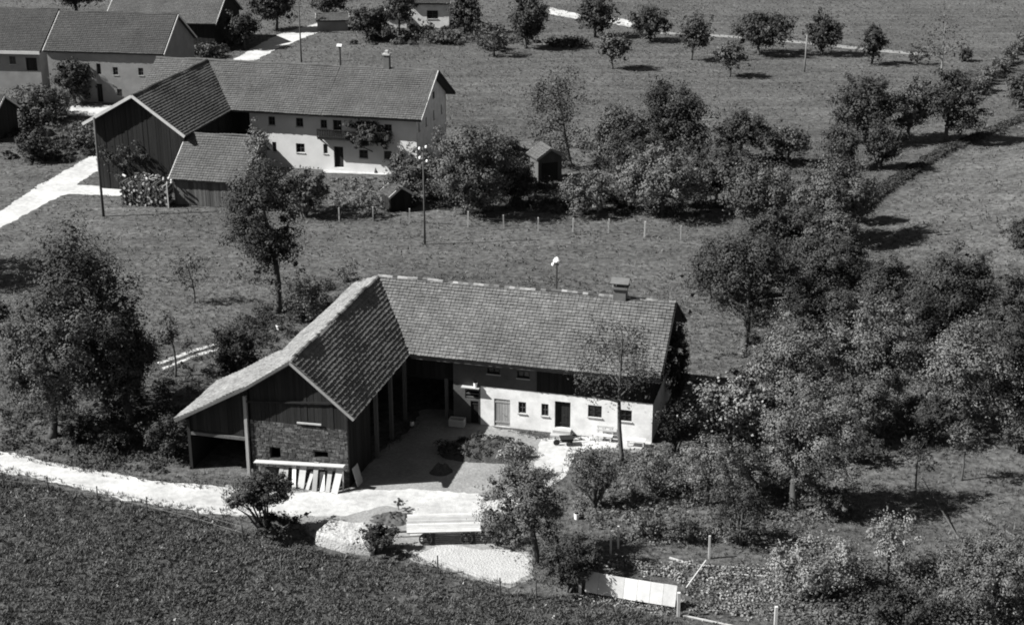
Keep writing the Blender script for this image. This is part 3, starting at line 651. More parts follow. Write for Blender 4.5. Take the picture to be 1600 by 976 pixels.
# ------------------------------------------------------------------ plain gabled buildings
def gabled(name, label, cat, loc, a, zr, ze, bm, L, of, wallmat, roofmat, holes=(), verge='whitewood', eave=None, tw=0.3, th=0.33, end=0.6, seed=60, doors=(), board=False, gholes=(), back=None):
    """ridge along local x from 0 to L at t=0; front eave at t=bm"""
    bk = back or bm; zb = zr - (zr - ze) / bm * bk
    root = empty(name, (loc[0], loc[1], 0), -math.radians(a), label, cat); ft = bm - of
    mb = MB(); mb.slab([P(0, bm, ze), P(L, bm, ze), P(L, 0, zr), P(0, 0, zr)], 0.14); mb.slab([P(0, 0, zr), P(L, 0, zr), P(L, -bk, zb), P(0, -bk, zb)], 0.14)
    roof = mb.build('roof', M[roofmat], root); lb = math.hypot(bm, zr - ze)
    tiles(roof, P(0, bm, ze), (1, 0, 0), (0, bm, zr - ze), L, lb, lambda a, b: True, M[roofmat], tw, th, seed)
    ridge_caps(roof, P(0, 0, zr + 0.05), P(L, 0, zr + 0.05), M[roofmat], 0.45, 0.13)
    sl = (zr - ze) / bm; zt = zr - sl * ft - 0.16; ztb = zr - sl * (bk - of) - 0.16
    mb = MB(); wall(mb, (end, ft), (L - end, ft), 0, zt, [(h[0] - end, h[1] - end, h[2], h[3]) for h in list(holes) + list(doors)], 0.3)
    wall(mb, (L - end, -(bk - of)), (end, -(bk - of)), 0, ztb, [], 0.3)
    for s, flip in ((L - end - 0.003, False), (end + 0.003, True)):
        pts = [P(s, ft - 0.02, 0), P(s, -(bk - of) + 0.02, 0), P(s, -(bk - of) + 0.02, ztb), P(s, 0, zr - 0.16), P(s, ft - 0.02, zt)]
        mb.slab(pts[::-1] if flip else pts, 0.3)
    mb.build('wall', M[wallmat], root)
    if board:
        mb = MB(); boards(mb, (end, ft + 0.01), (L - end, ft + 0.01), lambda x: 0.03, lambda x: zt, 0.24, 0.03, seed)
        boards(mb, (L - end, ft), (L - end, -(bk - of)), lambda x: 0.03, lambda x: zr - 0.16 - sl * abs(ft - x), 0.24, 0.03, seed + 1)
        def zl(x): return zr - 0.16 - sl * abs(-(bk - of) + x)
        boards(mb, (end, -(bk - of)), (end, ft), lambda x: 0.03, zl, 0.24, 0.03, seed + 2); mb.build('wall_boards', M['darkwood' if board == 'dark' else 'wood'], root, 'stuff')
    for h in holes: window(root, P(h[0], ft, h[2]), *FR, h[1] - h[0], h[3] - h[2], 0.15, 1, 1, 'wood')
    for h in doors: plank_door(root, P(h[0], ft, h[2]), *FR, h[1] - h[0], h[3] - h[2], 'darkwood', 0.18, 5, False)
    if verge:
        for s in (-0.05, L + 0.05):
            mb = MB(); mb.beam(P(s, bm, ze - 0.02), P(s, 0, zr - 0.02), 0.07, 0.24); mb.beam(P(s, 0, zr - 0.02), P(s, -bk, zb - 0.02), 0.07, 0.24); mb.build('verge_board', M[verge], root)
    if eave:
        mb = MB(); mb.beam(P(0, bm + 0.06, ze - 0.1), P(L, bm + 0.06, ze - 0.1), 0.1, 0.42); mb.build('eave_board', M[eave], root)
    return root

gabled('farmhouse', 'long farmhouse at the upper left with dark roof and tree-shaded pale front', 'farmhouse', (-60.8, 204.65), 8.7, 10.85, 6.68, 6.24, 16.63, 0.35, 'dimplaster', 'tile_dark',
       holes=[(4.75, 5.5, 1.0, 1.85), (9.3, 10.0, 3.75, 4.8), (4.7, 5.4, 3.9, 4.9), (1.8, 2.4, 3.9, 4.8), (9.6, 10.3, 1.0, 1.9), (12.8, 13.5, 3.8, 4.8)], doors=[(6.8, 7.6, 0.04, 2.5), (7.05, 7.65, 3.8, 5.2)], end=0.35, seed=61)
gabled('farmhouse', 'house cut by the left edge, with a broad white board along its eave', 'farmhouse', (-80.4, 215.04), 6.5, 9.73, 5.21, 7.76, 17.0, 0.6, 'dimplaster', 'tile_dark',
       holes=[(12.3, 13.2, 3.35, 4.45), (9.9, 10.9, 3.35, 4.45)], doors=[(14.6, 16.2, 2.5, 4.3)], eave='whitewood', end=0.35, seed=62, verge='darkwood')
gabled('shed', 'low tiled shed with grey board walls beside the stacked firewood', 'shed', (-34.14, 155.62), 12.6, 6.3, 2.73, 5.33, 8.04, 0.4, 'darkwood', 'tile_far', end=0.35, seed=63, board='wood', back=3.0)
c = gp(353, 75)
gabled('barn', 'big dark-roofed barn cut off by the top edge of the picture', 'barn', (c[0] - 17.6, c[1] + 6.2), 8.0, 8.4, 4.2, 7.0, 18.0, 0.7, 'darkwood', 'tile_far', end=0.5, seed=64, board='dark')
c = gp(641, 44)
gabled('cottage', 'small white cottage with one dark window at the top edge', 'cottage', (c[0], c[1] + 3.0), 4.0, 5.6, 4.1, 3.2, 7.0, 0.5, 'white', 'tile_dark', holes=[(3.0, 4.9, 1.5, 2.9)], end=0.3, seed=65, verge='whitewood')
c = gp(606, 44)
gabled('shed', 'pale-roofed lean shed joined to the white cottage', 'shed', (c[0] - 0.4, c[1] + 2.4), 4.0, 3.2, 2.0, 2.4, 3.9, 0.3, 'cream', 'tile_far', end=0.2, seed=66, verge='whitewood')
c = gp(492, 50)
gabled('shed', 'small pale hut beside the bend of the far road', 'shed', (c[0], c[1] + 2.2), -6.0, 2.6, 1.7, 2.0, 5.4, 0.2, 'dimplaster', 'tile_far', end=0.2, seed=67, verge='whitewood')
c = gp(841, 284)
hut = gabled('hut', 'little plank hut with dark opening among the orchard trees', 'hut', (c[0] + 0.3, c[1] + 2.6), 68.0, 3.7, 2.6, 1.7, 2.9, 0.3, 'wood', 'tile_far', end=0.3, seed=68, verge='greywood')
mb = MB(); mb.box(2.62, 2.66, -1.0, 0.9, 0.05, 2.1); mb.build('door', M['dark'], hut)  # dark panel in place of the opening, its inner shade painted on
c = gp(606, 326)
gabled('hut', 'low garden hut with white-edged roof beside the utility pole in the meadow', 'hut', (c[0] + 0.4, c[1] + 1.2), 62.0, 2.6, 1.6, 1.4, 2.4, 0.2, 'darkwood', 'tile_dark', end=0.2, seed=69, verge='whitewood', board='dark')
c = gp(8, 222)
gabled('shed', 'dark shed roof corner poking in at the left edge', 'shed', (c[0] - 6.2, c[1] + 3.6), 10.0, 5.0, 2.8, 3.6, 6.0, 0.4, 'darkwood', 'tile_dark', end=0.4, seed=70, board='dark')

# ------------------------------------------------------------------ trees and bushes
NR = np.random.default_rng(12)
def unit(n, r):
    v = r.normal(size=(n, 3)); return v / np.linalg.norm(v, axis=1, keepdims=True)
def leaf_quads(C, Nrm, ls, r):
    n = len(C); t = np.cross(Nrm, unit(n, r)); t /= np.linalg.norm(t, axis=1, keepdims=True) + 1e-9; b = np.cross(Nrm, t)
    l = (ls * r.uniform(0.6, 1.35, n))[:, None]; w = l * r.uniform(0.45, 0.75, n)[:, None]; fold = Nrm * l * 0.12
    return np.stack([C - t * l * 0.5, C - b * w * 0.5 + fold, C + t * l * 0.5, C + b * w * 0.5 + fold], 1)
PLANTS = []
def plant(label, base, crown, leaf='leaf', dens=1.0, style='tree', seed=0, name=None, cat=None, group=None, bark='bark', flat=1.0, lsz=3.6, clump=1.0, wide=1.1, low=0.4):
    seed = seed or (int(base[0] * 13 + base[1] * 7) % 9973); r = np.random.default_rng(seed); pr = random.Random(seed)
    px, py = base; x0, x1, yt, yb = crown
    if style == 'tree':
        yb += (py - yb) * low; wx = (x1 - x0) * (wide - 1) / 2; x0 -= wx; x1 += wx
    k, cs = mpp(px, py); sn = math.sqrt(1 - cs * cs)
    gx, gy = gp(px, py); g0 = gz(gx, gy)
    R = (x1 - x0) / 2 * k; q = (yb - yt) / 2 * k; B = math.sqrt(max(q * q - (R * sn) ** 2, (0.55 * q) ** 2)) / cs
    zc = (py - (yt + yb) / 2) * k / cs; ox = ((x0 + x1) / 2 - px) * k
    if style == 'bush': zc = max(zc, B * 0.55)
    name = name or ('bush' if style == 'bush' else 'tree'); cat = cat or name
    root = empty(name, (gx, gy, g0), 0, label, cat, group); PLANTS.append((gx, gy, R))
    H = zc + B; Ry = R * 0.92
    # clumps: a lumpy outline, gaps between the clumps, a few sprays sticking out
    prof = pr.choice([lambda h: 1.1 - 0.32 * h, lambda h: 0.95 + 0.2 * h, lambda h: 1.0 + 0 * h, lambda h: 1.08 - 0.2 * h * h])
    vol = max(R * Ry * B, 0.05); nC = int(np.clip((34 + 8 * vol ** 0.62) * (0.8 if style == 'sparse' else 1), 26, 130))
    d = unit(nC, r); lob = unit(7, r); la = r.uniform(-0.28, 0.30, 7); m = 0.92 + (np.clip(d @ lob.T - 0.35, 0, 1) / 0.65 * la).sum(1) + r.uniform(-0.08, 0.08, nC)
    fr = r.uniform(0.2, 1.0, nC) ** 0.5 * 0.86; spray = r.random(nC) < 0.16; fr = np.where(spray, r.uniform(0.92, 1.1, nC), fr)
    pf = prof(fr * m * d[:, 2]) if style != 'bush' else 1.0
    cc = np.stack([ox + R * fr * m * d[:, 0] * pf, Ry * fr * m * d[:, 1] * pf, zc + B * fr * m * d[:, 2]], 1)
    rc = (R * B) ** 0.5 * 0.225 * clump * r.uniform(0.5, 1.3, nC) * np.where(spray, 0.6, 1.0)
    ls = lsz * k; area = 4 * math.pi * ((R * B) ** 0.8 * 2 + (R * Ry) ** 0.8) / 3 * max(1, (R * B) ** 0.2)
    n = int(np.clip(dens * 1.95 * area / (ls * ls * 0.55), 120, 18000))
    wgt = rc ** 2 / (rc ** 2).sum(); idx = r.choice(nC, n, p=wgt); dd = unit(n, r)
    pos = cc[idx] + dd * (rc[idx] * r.uniform(0.1, 1.0, n) ** 0.45 * np.where(r.random(n) < 0.12, 1.5, 1.0))[:, None] * np.array([1.0, 1.0, 0.75 * flat])
    loose = r.random(n) < (0.16 if style == 'bush' else 0.07); nl = int(loose.sum()); dl = unit(nl, r)
    ml = 0.95 + (np.clip(dl @ lob.T - 0.35, 0, 1) / 0.65 * la).sum(1); pos[loose] = np.array([ox, 0, zc]) + dl * np.array([R, Ry, B]) * (ml * r.uniform(0.2, 1.05, nl) ** 0.5)[:, None]
    out = pos - np.array([ox, 0, zc - B * 0.3]); out /= np.linalg.norm(out, axis=1, keepdims=True) + 1e-9
    nm = dd * 1.1 + out * 0.35 + np.array([0, 0, 0.3]) + unit(n, r) * 0.28; nm /= np.linalg.norm(nm, axis=1, keepdims=True) + 1e-9
    keep = pos[:, 2] > 0.05; pos, nm = pos[keep], nm[keep]
    tint = np.clip(0.5 + (hash2(idx[keep], idx[keep] * 3 + 1, seed) - 0.5) * 0.8 + r.uniform(-0.2, 0.2, len(pos)), 0, 1)
    # wood
    mb = MB(); r0 = float(np.clip(0.028 * H + 0.03, 0.05, 0.34)) * (0.5 if style == 'sparse' else 1)
    order = sorted(range(nC), key=lambda i: cc[i][2])
    if style != 'bush':
        lean = pr.uniform(-0.05, 0.05) * H; zt = zc + B * (0.55 if style == 'sparse' else 0.25)
        def tp(f): return Vector((ox * f ** 1.3 + lean * math.sin(f * 3.0) * (1 - f), 0.04 * H * math.sin(f * 4), zt * f))
        fs = [0, 0.06, 0.25, 0.45, 0.65, 0.85, 1.0]; mb.tube([tp(f) - Vector((0, 0, 0.1 if f == 0 else 0)) for f in fs], [r0 * (1.35 if f == 0 else 1.0 - 0.75 * f) for f in fs], 7)
        nl = min(nC, 16 if style == 'sparse' else 9)
        for i in r.choice(nC, nl, replace=False):
            e = Vector(cc[i]); f = float(np.clip((e.z - 0.45 * (e - Vector((ox, 0, e.z))).length) / zt, 0.3, 0.93)); s = tp(f)
            mid = s.lerp(e, 0.5) + Vector((pr.uniform(-.1, .1), pr.uniform(-.1, .1), pr.uniform(0, .1))) * H * 0.5
            rr = r0 * (1 - 0.75 * f) * 0.6; mb.tube([s, mid, e], [rr, rr * 0.6, rr * 0.15], 5, False)
            for _ in range(3 if style == 'sparse' else 1):
                t2 = e + Vector(unit(1, r)[0]) * float(rc[i]) * 1.3; mb.tube([mid.lerp(e, 0.5), t2], [rr * 0.3, rr * 0.08], 4, False)
        mb.build('trunk', M[bark], root, smooth=True); fol = 'crown'
    else:
        for i in r.choice(nC, min(nC, 9), replace=False):
            e = Vector(cc[i]); s = Vector((ox * 0.3 + pr.uniform(-.15, .15) * R, pr.uniform(-.15, .15) * R, -0.05)); mid = s.lerp(e, 0.5) + Vector((0, 0, 0.1 * H))
            mb.tube([s, mid, e], [r0 * 0.6, r0 * 0.4, r0 * 0.1], 5, False)
        mb.build('stems', M[bark], root, smooth=True); fol = 'foliage'
    LQ = leaf_quads(pos, nm, ls, r)
    if style != 'sparse' and dens > 0.55:       # oversized inner leaves added to stop light, tinted darker for a shaded core
        nk = len(pos) // 14; ik = r.choice(nC, nk, p=wgt); pk = np.array([ox, 0, zc]) + (cc[ik] - np.array([ox, 0, zc])) * 0.86 + unit(nk, r) * (rc[ik] * 0.55 * r.random(nk))[:, None]
        pk = pk[pk[:, 2] > 0.2]; LQ = np.concatenate([LQ, leaf_quads(pk, unit(len(pk), r), ls * 2.6, r)]); tint = np.concatenate([tint, np.full(len(pk), 0.3)])
    quads_object(fol, LQ, M[leaf], root, tint)
    return root

T = plant
# left of the barn
T('tallest broad tree at the left, its dense crown rising beside the roadside pole', (165, 640), (54, 236, 330, 610), 'leafdark', 2.6, low=0.2, lsz=4.2, clump=1.3, wide=1.0)
T('spreading tree with bare lower trunk standing left of the tall broad one', (82, 682), (2, 168, 462, 634), 'leaf', 1.7, lsz=4.0)
T('dark young tree tucked against the right foot of the tall broad tree', (205, 660), (136, 262, 470, 650), 'leafdark', 1.7, lsz=4.0)
T('tall upright tree in front of the far tiled shed, trunk bare below', (434, 488), (360, 482, 226, 450), 'leafdark', 1.5, wide=1.0, low=0.4)
T('slim pale twiggy tree before the far farmhouse front', (420, 330), (386, 432, 180, 290), 'leafpale', 0.4, 'sparse')
T('broad dark bush at the corner of the far tiled shed', (476, 338), (436, 520, 258, 336), 'leaf', 0.9, 'bush')
T('frail sapling with see-through crown in the meadow left of the tall upright tree', (304, 473), (262, 326, 388, 452), 'leaf', 0.22, 'sparse')
T('thin sapling beside the two pale wheel tracks', (274, 588), (240, 292, 478, 556), 'leaf', 0.4, 'sparse')
T('dark rounded bush behind the barn roof, right of the wheel tracks', (372, 600), (325, 414, 500, 600), 'leafdark', 0.9, 'bush')
T('feathery shrub at the foot of the tall upright tree', (478, 502), (438, 522, 424, 500), 'leaf', 0.5, 'bush')
T('thin wispy shrub behind the barn ridge', (540, 440), (520, 568, 400, 440), 'leaf', 0.15, 'bush')
T('low shrub on the bank above the road, nearest the left edge of the lean-to', (268, 712), (218, 316, 640, 712), 'leafdark', 0.8, 'bush')
T('low shrub on the bank below the dark young tree', (188, 700), (130, 226, 652, 702), 'leafdark', 0.7, 'bush')
T('small shrub under the spreading tree near the left edge', (124, 690), (94, 150, 650, 690), 'leafdark', 0.6, 'bush')
T('bush with vase-shaped dark stems on the near roadside', (412, 834), (358, 468, 732, 806), 'leafdark', 2.4, 'bush')
T('low scrub clinging round the stems of the near roadside bush', (430, 838), (392, 480, 796, 838), 'leafdark', 0.8, 'bush')
T('tree just beyond the left edge, its shade blackening the grass below the road', (-120, 440), (-215, -30, 250, 430), 'leafdark', 1.4, lsz=4.4)
T('dark cone of foliage at the left edge below the black shade', (-8, 520), (-45, 24, 458, 516), 'leafdark', 1.0, 'bush')
# yard
T('slender tree with sparse dark leaves in front of the white farmhouse wall', (972, 722), (876, 1056, 478, 662), 'leafdark', 0.13, 'sparse', clump=0.8)
T('leafy fruit tree on the yard corner in front of the pale track', (838, 876), (738, 886, 704, 858), 'leaf', 0.66, wide=1.0, low=0.3)
T('young leafy tree top rising behind the yard corner fruit tree', (806, 745), (774, 838, 682, 742), 'leafbright', 0.4, 'bush')
T('dense dark hedge bush left of the long white panel', (890, 922), (838, 948, 828, 922), 'leafdark', 1.2, 'bush')
T('dark bush at the end of the pale flat heap', (590, 862), (556, 632, 812, 862), 'leafdark', 1.0, 'bush')
T('feathery dark bush beside the path to the house door', (930, 792), (880, 978, 688, 786), 'leaf', 0.5, 'bush')
T('low bush under the flat-bed cart end', (778, 850), (744, 806, 802, 850), 'leaf', 0.6, 'bush')
T('small forked sapling on the grass island in the yard', (623, 796), (612, 636, 774, 792), 'leafdark', 0.15, 'sparse')
# orchard behind the fence
T('round tree before the white gable of the far farmhouse', (636, 318), (598, 684, 226, 304), 'leaf', 0.7)
T('wide orchard tree right of the utility pole with insulators', (724, 334), (668, 802, 188, 322), 'leaf', 0.95)
T('dense orchard tree left of the plank hut', (802, 322), (766, 842, 240, 316), 'leafdark', 0.9, wide=1.0)
T('tall bare-limbed tree with thin leaves behind the plank hut', (893, 262), (812, 922, 96, 240), 'leafdark', 0.3, 'sparse')
T('orchard tree directly right of the tall bare-limbed one', (962, 282), (916, 1010, 146, 264), 'leaf', 0.7)
T('high-crowned tree at the back of the orchard centre', (1050, 280), (990, 1112, 112, 240), 'leafdark', 0.9)
T('tree with flat dark crown standing alone at the orchard back', (1160, 256), (1112, 1198, 162, 234), 'leafdark', 0.85)
T('pale low fruit bush in front of the plank hut', (912, 334), (866, 966, 262, 334), 'leafpale', 0.6, 'bush')
T('pale fruit tree at the orchard front near the fence', (1036, 336), (958, 1104, 222, 322), 'leafpale', 0.8)
T('small tree at the orchard back right of the flat dark crown', (1230, 256), (1196, 1266, 184, 250), 'leaf', 0.7)
T('bushy fruit tree behind the last white fence post', (1180, 356), (1112, 1246, 236, 346), 'leaf', 0.9)
T('big pale-leaved tree at the orchard corner above the lower field', (1298, 376), (1232, 1364, 238, 362), 'leaf', 1.1)
T('low shrub row under the orchard front, left of the pale fruit tree', (968, 322), (930, 1000, 290, 322), 'leafdark', 0.6, 'bush')
T('shrub by the garden gate in front of the far farmhouse', (575, 338), (540, 608, 306, 338), 'leaf', 0.5, 'bush')
# thicket right of the near farmhouse
T('large dark tree filling the thicket nearest the house gable', (1160, 556), (1086, 1244, 334, 516), 'leafdark', 1.6, low=0.1)
T('mid-grey tree behind the large dark thicket tree', (1268, 492), (1204, 1336, 346, 478), 'leafdark', 0.95)
T('upper thicket tree bordering the lower field', (1376, 530), (1322, 1424, 386, 500), 'leafdark', 1.0)
T('thicket tree with bare twigs sticking out on top, by the lower field', (1482, 540), (1416, 1544, 384, 520), 'leafdark', 0.9)
T('dark tree at the right edge below the lower field', (1578, 572), (1536, 1626, 440, 560), 'leafdark', 1.1)
T('pale thicket tree right of the bright grass patch', (1232, 664), (1160, 1308, 488, 640), 'leafpale', 0.8)
T('middle thicket tree with mottled crown', (1362, 650), (1296, 1428, 466, 630), 'leafpale', 0.95)
T('broad thicket tree on the right with many pale stems', (1500, 672), (1416, 1574, 484, 650), 'leafpale', 0.95, bark='barkpale')
T('pale bramble bush just right of the farmhouse corner', (1124, 700), (1056, 1208, 584, 700), 'leafbright', 0.7, 'bush', lsz=5.4)
T('tree with crooked trunk and pale crown in the middle of the garden', (1240, 796), (1180, 1326, 592, 740), 'leafpale', 0.75, low=0.6)
T('small dark feathery tree on the right-hand grass', (1430, 784), (1390, 1462, 672, 742), 'leafdark', 0.25, 'sparse')
T('pollarded leaning trunk with thin shoots at the right', (1502, 750), (1468, 1534, 650, 716), 'leaf', 0.25, 'sparse')
T('sprawling fruit bush right of the feathery path bush', (1104, 788), (1036, 1182, 668, 780), 'leafpale', 0.55, low=0.5)
T('low scrub between the feathery bush and the sprawling fruit bush', (1030, 772), (972, 1074, 700, 774), 'leafpale', 0.45, 'bush')
T('dark shrub behind the white garden stake', (1150, 848), (1102, 1204, 742, 848), 'leafdark', 0.5, 'bush')
T('bright-leaved bush at the right end of the vegetable garden', (1276, 938), (1202, 1358, 822, 938), 'leafbright', 0.7, 'bush')
T('small tree with S-bent trunk beside the bright-leaved bush', (1382, 912), (1350, 1426, 788, 876), 'leafbright', 0.4)
T('large bush in the lower right corner', (1540, 968), (1456, 1634, 822, 968), 'leafpale', 0.8, 'bush')
T('dark shrub between the S-bent tree and the lower right corner', (1420, 980), (1336, 1478, 906, 985), 'leafdark', 0.8, 'bush')
T('low shrub at the right edge beyond the leaning trunk', (1588, 706), (1548, 1640, 640, 706), 'leaf', 0.6, 'bush')
T('scrub under the middle thicket tree', (1420, 668), (1350, 1480, 620, 672), 'leaf', 0.5, 'bush')
T('scrub in the dark gap below the crooked-trunk tree', (1330, 720), (1290, 1382, 668, 722), 'leafdark', 0.6, 'bush')
T('dark bush against the right gable of the near farmhouse', (1054, 640), (1036, 1078, 484, 640), 'leafdark', 0.9, 'bush')
T('bush beside the white wall corner of the near farmhouse', (1052, 704), (1022, 1092, 618, 704), 'leafdark', 0.7, 'bush')
T('dark tree closing the gap between orchard corner and thicket', (1236, 420), (1176, 1300, 312, 410), 'leafdark', 1.0)
T('tree joining the thicket to the pale-leaved orchard corner tree', (1306, 440), (1262, 1352, 330, 430), 'leaf', 1.0)
T('low dark tree on the left flank of the thicket below the last fence post', (1110, 470), (1074, 1160, 366, 466), 'leafdark', 1.1)
T('tree in the thicket core behind the pale thicket tree', (1296, 570), (1236, 1360, 430, 560), 'leafdark', 1.1)
T('tree in the thicket core behind the middle mottled one', (1420, 580), (1360, 1482, 440, 570), 'leafdark', 1.1)
T('dark tree between the broad pale-stemmed one and the right edge', (1566, 640), (1512, 1630, 500, 636), 'leafdark', 1.1)
T('bushy tree filling the thicket front below the middle mottled one', (1340, 690), (1282, 1404, 572, 690), 'leaf', 0.9, 'bush')
T('dark bush at the thicket foot below the broad pale-stemmed tree', (1452, 690), (1400, 1516, 606, 690), 'leafdark', 0.9, 'bush')
T('bush between the bright grass patch and the pale thicket tree', (1180, 650), (1140, 1226, 556, 650), 'leaf', 0.9, 'bush')
T('orchard tree filling the gap before the flat dark crown', (1120, 318), (1070, 1172, 226, 308), 'leafdark', 1.0)
T('dark orchard tree behind the pale fruit tree', (1000, 300), (946, 1052, 196, 292), 'leafdark', 1.0)
T('orchard tree between hut and the wide one by the pole', (766, 300), (722, 814, 196, 290), 'leaf', 0.9)
T('bush at the orchard corner beside the lower field', (1340, 344), (1300, 1376, 276, 344), 'leafdark', 0.9, 'bush')
T('shrub on the grass between the house tree and the sprawling fruit bush', (1010, 740), (976, 1052, 692, 740), 'leafpale', 0.5, 'bush')
T('small fruit tree left of the crooked-trunk tree', (1180, 770), (1140, 1226, 690, 764), 'leaf', 0.6)
T('leafy shrub behind the paired garden stakes', (1000, 836), (958, 1052, 782, 838), 'leafpale', 0.5, 'bush')
T('leafy shrub left of the single white garden stake', (1072, 846), (1030, 1106, 796, 848), 'leaf', 0.5, 'bush')
T('dark low shrub right of the crooked trunk foot', (1300, 806), (1258, 1348, 752, 808), 'leaf', 0.6, 'bush')
# upper right
T('left tree of the dark clump beside the field edge ditch', (1352, 222), (1300, 1402, 108, 204), 'leafdark', 0.95)
T('middle tree of the dark clump beside the field edge ditch', (1418, 218), (1382, 1458, 118, 206), 'leaf', 0.95)
T('right tree of the dark clump, trunk clear against the grass', (1478, 220), (1440, 1524, 108, 200), 'leafdark', 1.0)
T('leafless pale tree above the dark clump', (1470, 118), (1422, 1514, 18, 110), 'leafdark', 0.06, 'sparse', bark='barkpale')
T('round bush at the left foot of the dark clump', (1312, 262), (1276, 1348, 188, 262), 'leafdark', 0.8, 'bush')
T('bush in front of the dark clump on the ditch', (1372, 262), (1336, 1412, 188, 262), 'leafdark', 0.8, 'bush')
T('dark tree cut by the right edge above the ditch', (1590, 170), (1568, 1628, 108, 160), 'leafdark', 0.9)
T('dark shrub at the right edge on the lower field', (1586, 400), (1560, 1622, 348, 402), 'leafdark', 0.6, 'bush')
T('fruit tree with spreading crown, second of the far row from its right shadow end', (1186, 86), (1140, 1230, 16, 78), 'leafdark', 0.8)
T('round fruit tree right of the pale far post', (1284, 86), (1254, 1314, 20, 80), 'leafdark', 0.85)
T('pointed fruit tree at the right end of the far row', (1362, 100), (1336, 1388, 36, 94), 'leafdark', 0.7)
T('fruit tree left of the spreading-crown one in the far row', (1080, 94), (1058, 1118, 24, 82), 'leafdark', 0.7)
T('low fruit tree in front of the far row', (1140, 120), (1110, 1168, 60, 108), 'leaf', 0.6)
T('fruit tree under the broken pale path at the top', (1016, 64), (984, 1048, 4, 58), 'leafdark', 0.75)
T('small fruit tree standing apart below the broken pale path', (957, 108), (928, 988, 44, 98), 'leaf', 0.65)
T('tree right of the first pale path piece at the top', (930, 58), (896, 964, -14, 50), 'leafdark', 0.7)
T('dark tall tree left of the first pale path piece', (822, 76), (788, 862, -12, 66), 'leafdark', 0.95)
T('thin tree between cottage and the dark tall one', (772, 88), (740, 794, 34, 80), 'leaf', 0.5)
T('dark trees mass left of the white cottage, its largest crown', (574, 64), (540, 614, 2, 60), 'leafdark', 1.0)
T('dark tree directly left of the cottage shed', (622, 56), (600, 652, -20, 40), 'leafdark', 0.9)
T('dark tree right of the white cottage', (724, 52), (702, 752, -14, 46), 'leafdark', 0.9)
T('low hedge bush below the white cottage', (690, 66), (640, 742, 44, 68), 'leaf', 0.6, 'bush')
T('pale garden bush right of the cottage hedge', (780, 78), (738, 800, 54, 78), 'leaf', 0.6, 'bush')
T('tree above the far bend of the upper road', (512, 34), (478, 548, -34, 26), 'leafdark', 0.9)
T('dark tree left of the upper road behind the pole', (432, 48), (388, 470, -30, 38), 'leafdark', 0.95)
T('dark tree beside the gable of the big cut-off barn', (382, 76), (348, 408, 14, 70), 'leafdark', 0.8)
T('shrub on the verge left of the upper road', (322, 90), (290, 350, 62, 90), 'leaf', 0.6, 'bush')
T('low dark hedge below the first pale path piece', (880, 70), (838, 926, 54, 74), 'leafdark', 0.7, 'bush')
T('tree at the top edge between the cut barn and the left farmhouses', (250, 50), (214, 284, -40, 30), 'leafdark', 0.9)
T('tree behind the roof of the left farmhouses', (120, 30), (70, 170, -60, 12), 'leafdark', 0.9)
T('low tree right of the row, near the leafless pale one', (1432, 100), (1416, 1450, 70, 96), 'leafdark', 0.5)
T('small dark bush in front of the rough hedge on the right', (1506, 96), (1494, 1520, 72, 96), 'leafdark', 0.7, 'bush')
# gardens at the upper left
T('espalier tree on the shaded front of the long left farmhouse', (118, 162), (84, 150, 88, 158), 'leafdark', 1.0)
T('second wall tree of the long left farmhouse, nearer the barn wing', (196, 156), (168, 222, 90, 150), 'leafdark', 1.0)
T('clipped garden hedge with sunlit top left of the forecourt', (58, 186), (2, 118, 132, 186), 'leaf', 1.3, 'bush', clump=1.2)
T('rough hedge behind the roadside pole', (150, 232), (100, 206, 186, 232), 'leaf', 0.7, 'bush')
T('garden shrub at the foot of the dark shed corner', (50, 250), (14, 104, 196, 250), 'leafdark', 0.7, 'bush')
T('dark vine shrub growing up the barn gable of the far farmhouse', (216, 286), (150, 276, 200, 286), 'leafdark', 1.0, 'bush')
T('climbing plant on the balcony of the far farmhouse', (588, 270), (540, 626, 182, 232), 'leafdark', 1.6, low=0.0)

# a scrubby ground layer nobody could count
def undergrowth(name, polys, n, ls, hmax, mat, seed, label, rr=(0.2, 0.65), per=20, avoid=(), zoff=0.0):
    r = np.random.default_rng(seed); Q = []; TI = []
    for poly in polys:
        w = W(poly); a = np.array(w); lo, hi = a.min(0), a.max(0)
        c = r.uniform(lo, hi, (n, 2)); c = c[inpoly(c[:, 0], c[:, 1], w)]
        for q in avoid: c = c[~inpoly(c[:, 0], c[:, 1], q)]
        if not len(c): continue
        rad = np.repeat(r.uniform(*rr, len(c)), per); tone = np.repeat(r.uniform(0.1, 0.9, len(c)), per); hs = np.repeat(r.uniform(0.5, 1.2, len(c)), per); C = np.repeat(c, per, 0); m = len(C)
        d = unit(m, r) * (rad * r.uniform(0.15, 1, m) ** 0.5)[:, None]; pos = np.concatenate([C, np.zeros((m, 1))], 1) + d
        pos[:, 2] = np.abs(d[:, 2]) * hmax * hs + 0.04 + zoff + gh(C[:, 0], C[:, 1])
        nm = d / rad[:, None] + np.array([0, 0, 0.6]) + unit(m, r) * 0.45; nm[:, 2] = np.abs(nm[:, 2]); nm /= np.linalg.norm(nm, axis=1, keepdims=True)
        Q.append(leaf_quads(pos, nm, ls, r)); TI.append(np.clip(tone + r.uniform(-.3, .3, m), 0, 1))
    o = quads_object(name, np.concatenate(Q), M[mat], None, np.concatenate(TI)); tag(o, label, 'undergrowth', kind='stuff')
undergrowth('undergrowth', [[(900, 720), (1020, 706), (1200, 690), (1340, 720), (1340, 800), (1180, 850), (960, 850), (900, 800)],
                            [(1060, 620), (1300, 600), (1600, 560), (1600, 660), (1340, 700), (1100, 700)], [(1200, 900), (1600, 860), (1600, 990), (1240, 990)]], 1100, 0.17, 1.1, 'leafpale', 5,
            'low weeds and brambles covering the ground of the garden and thicket')
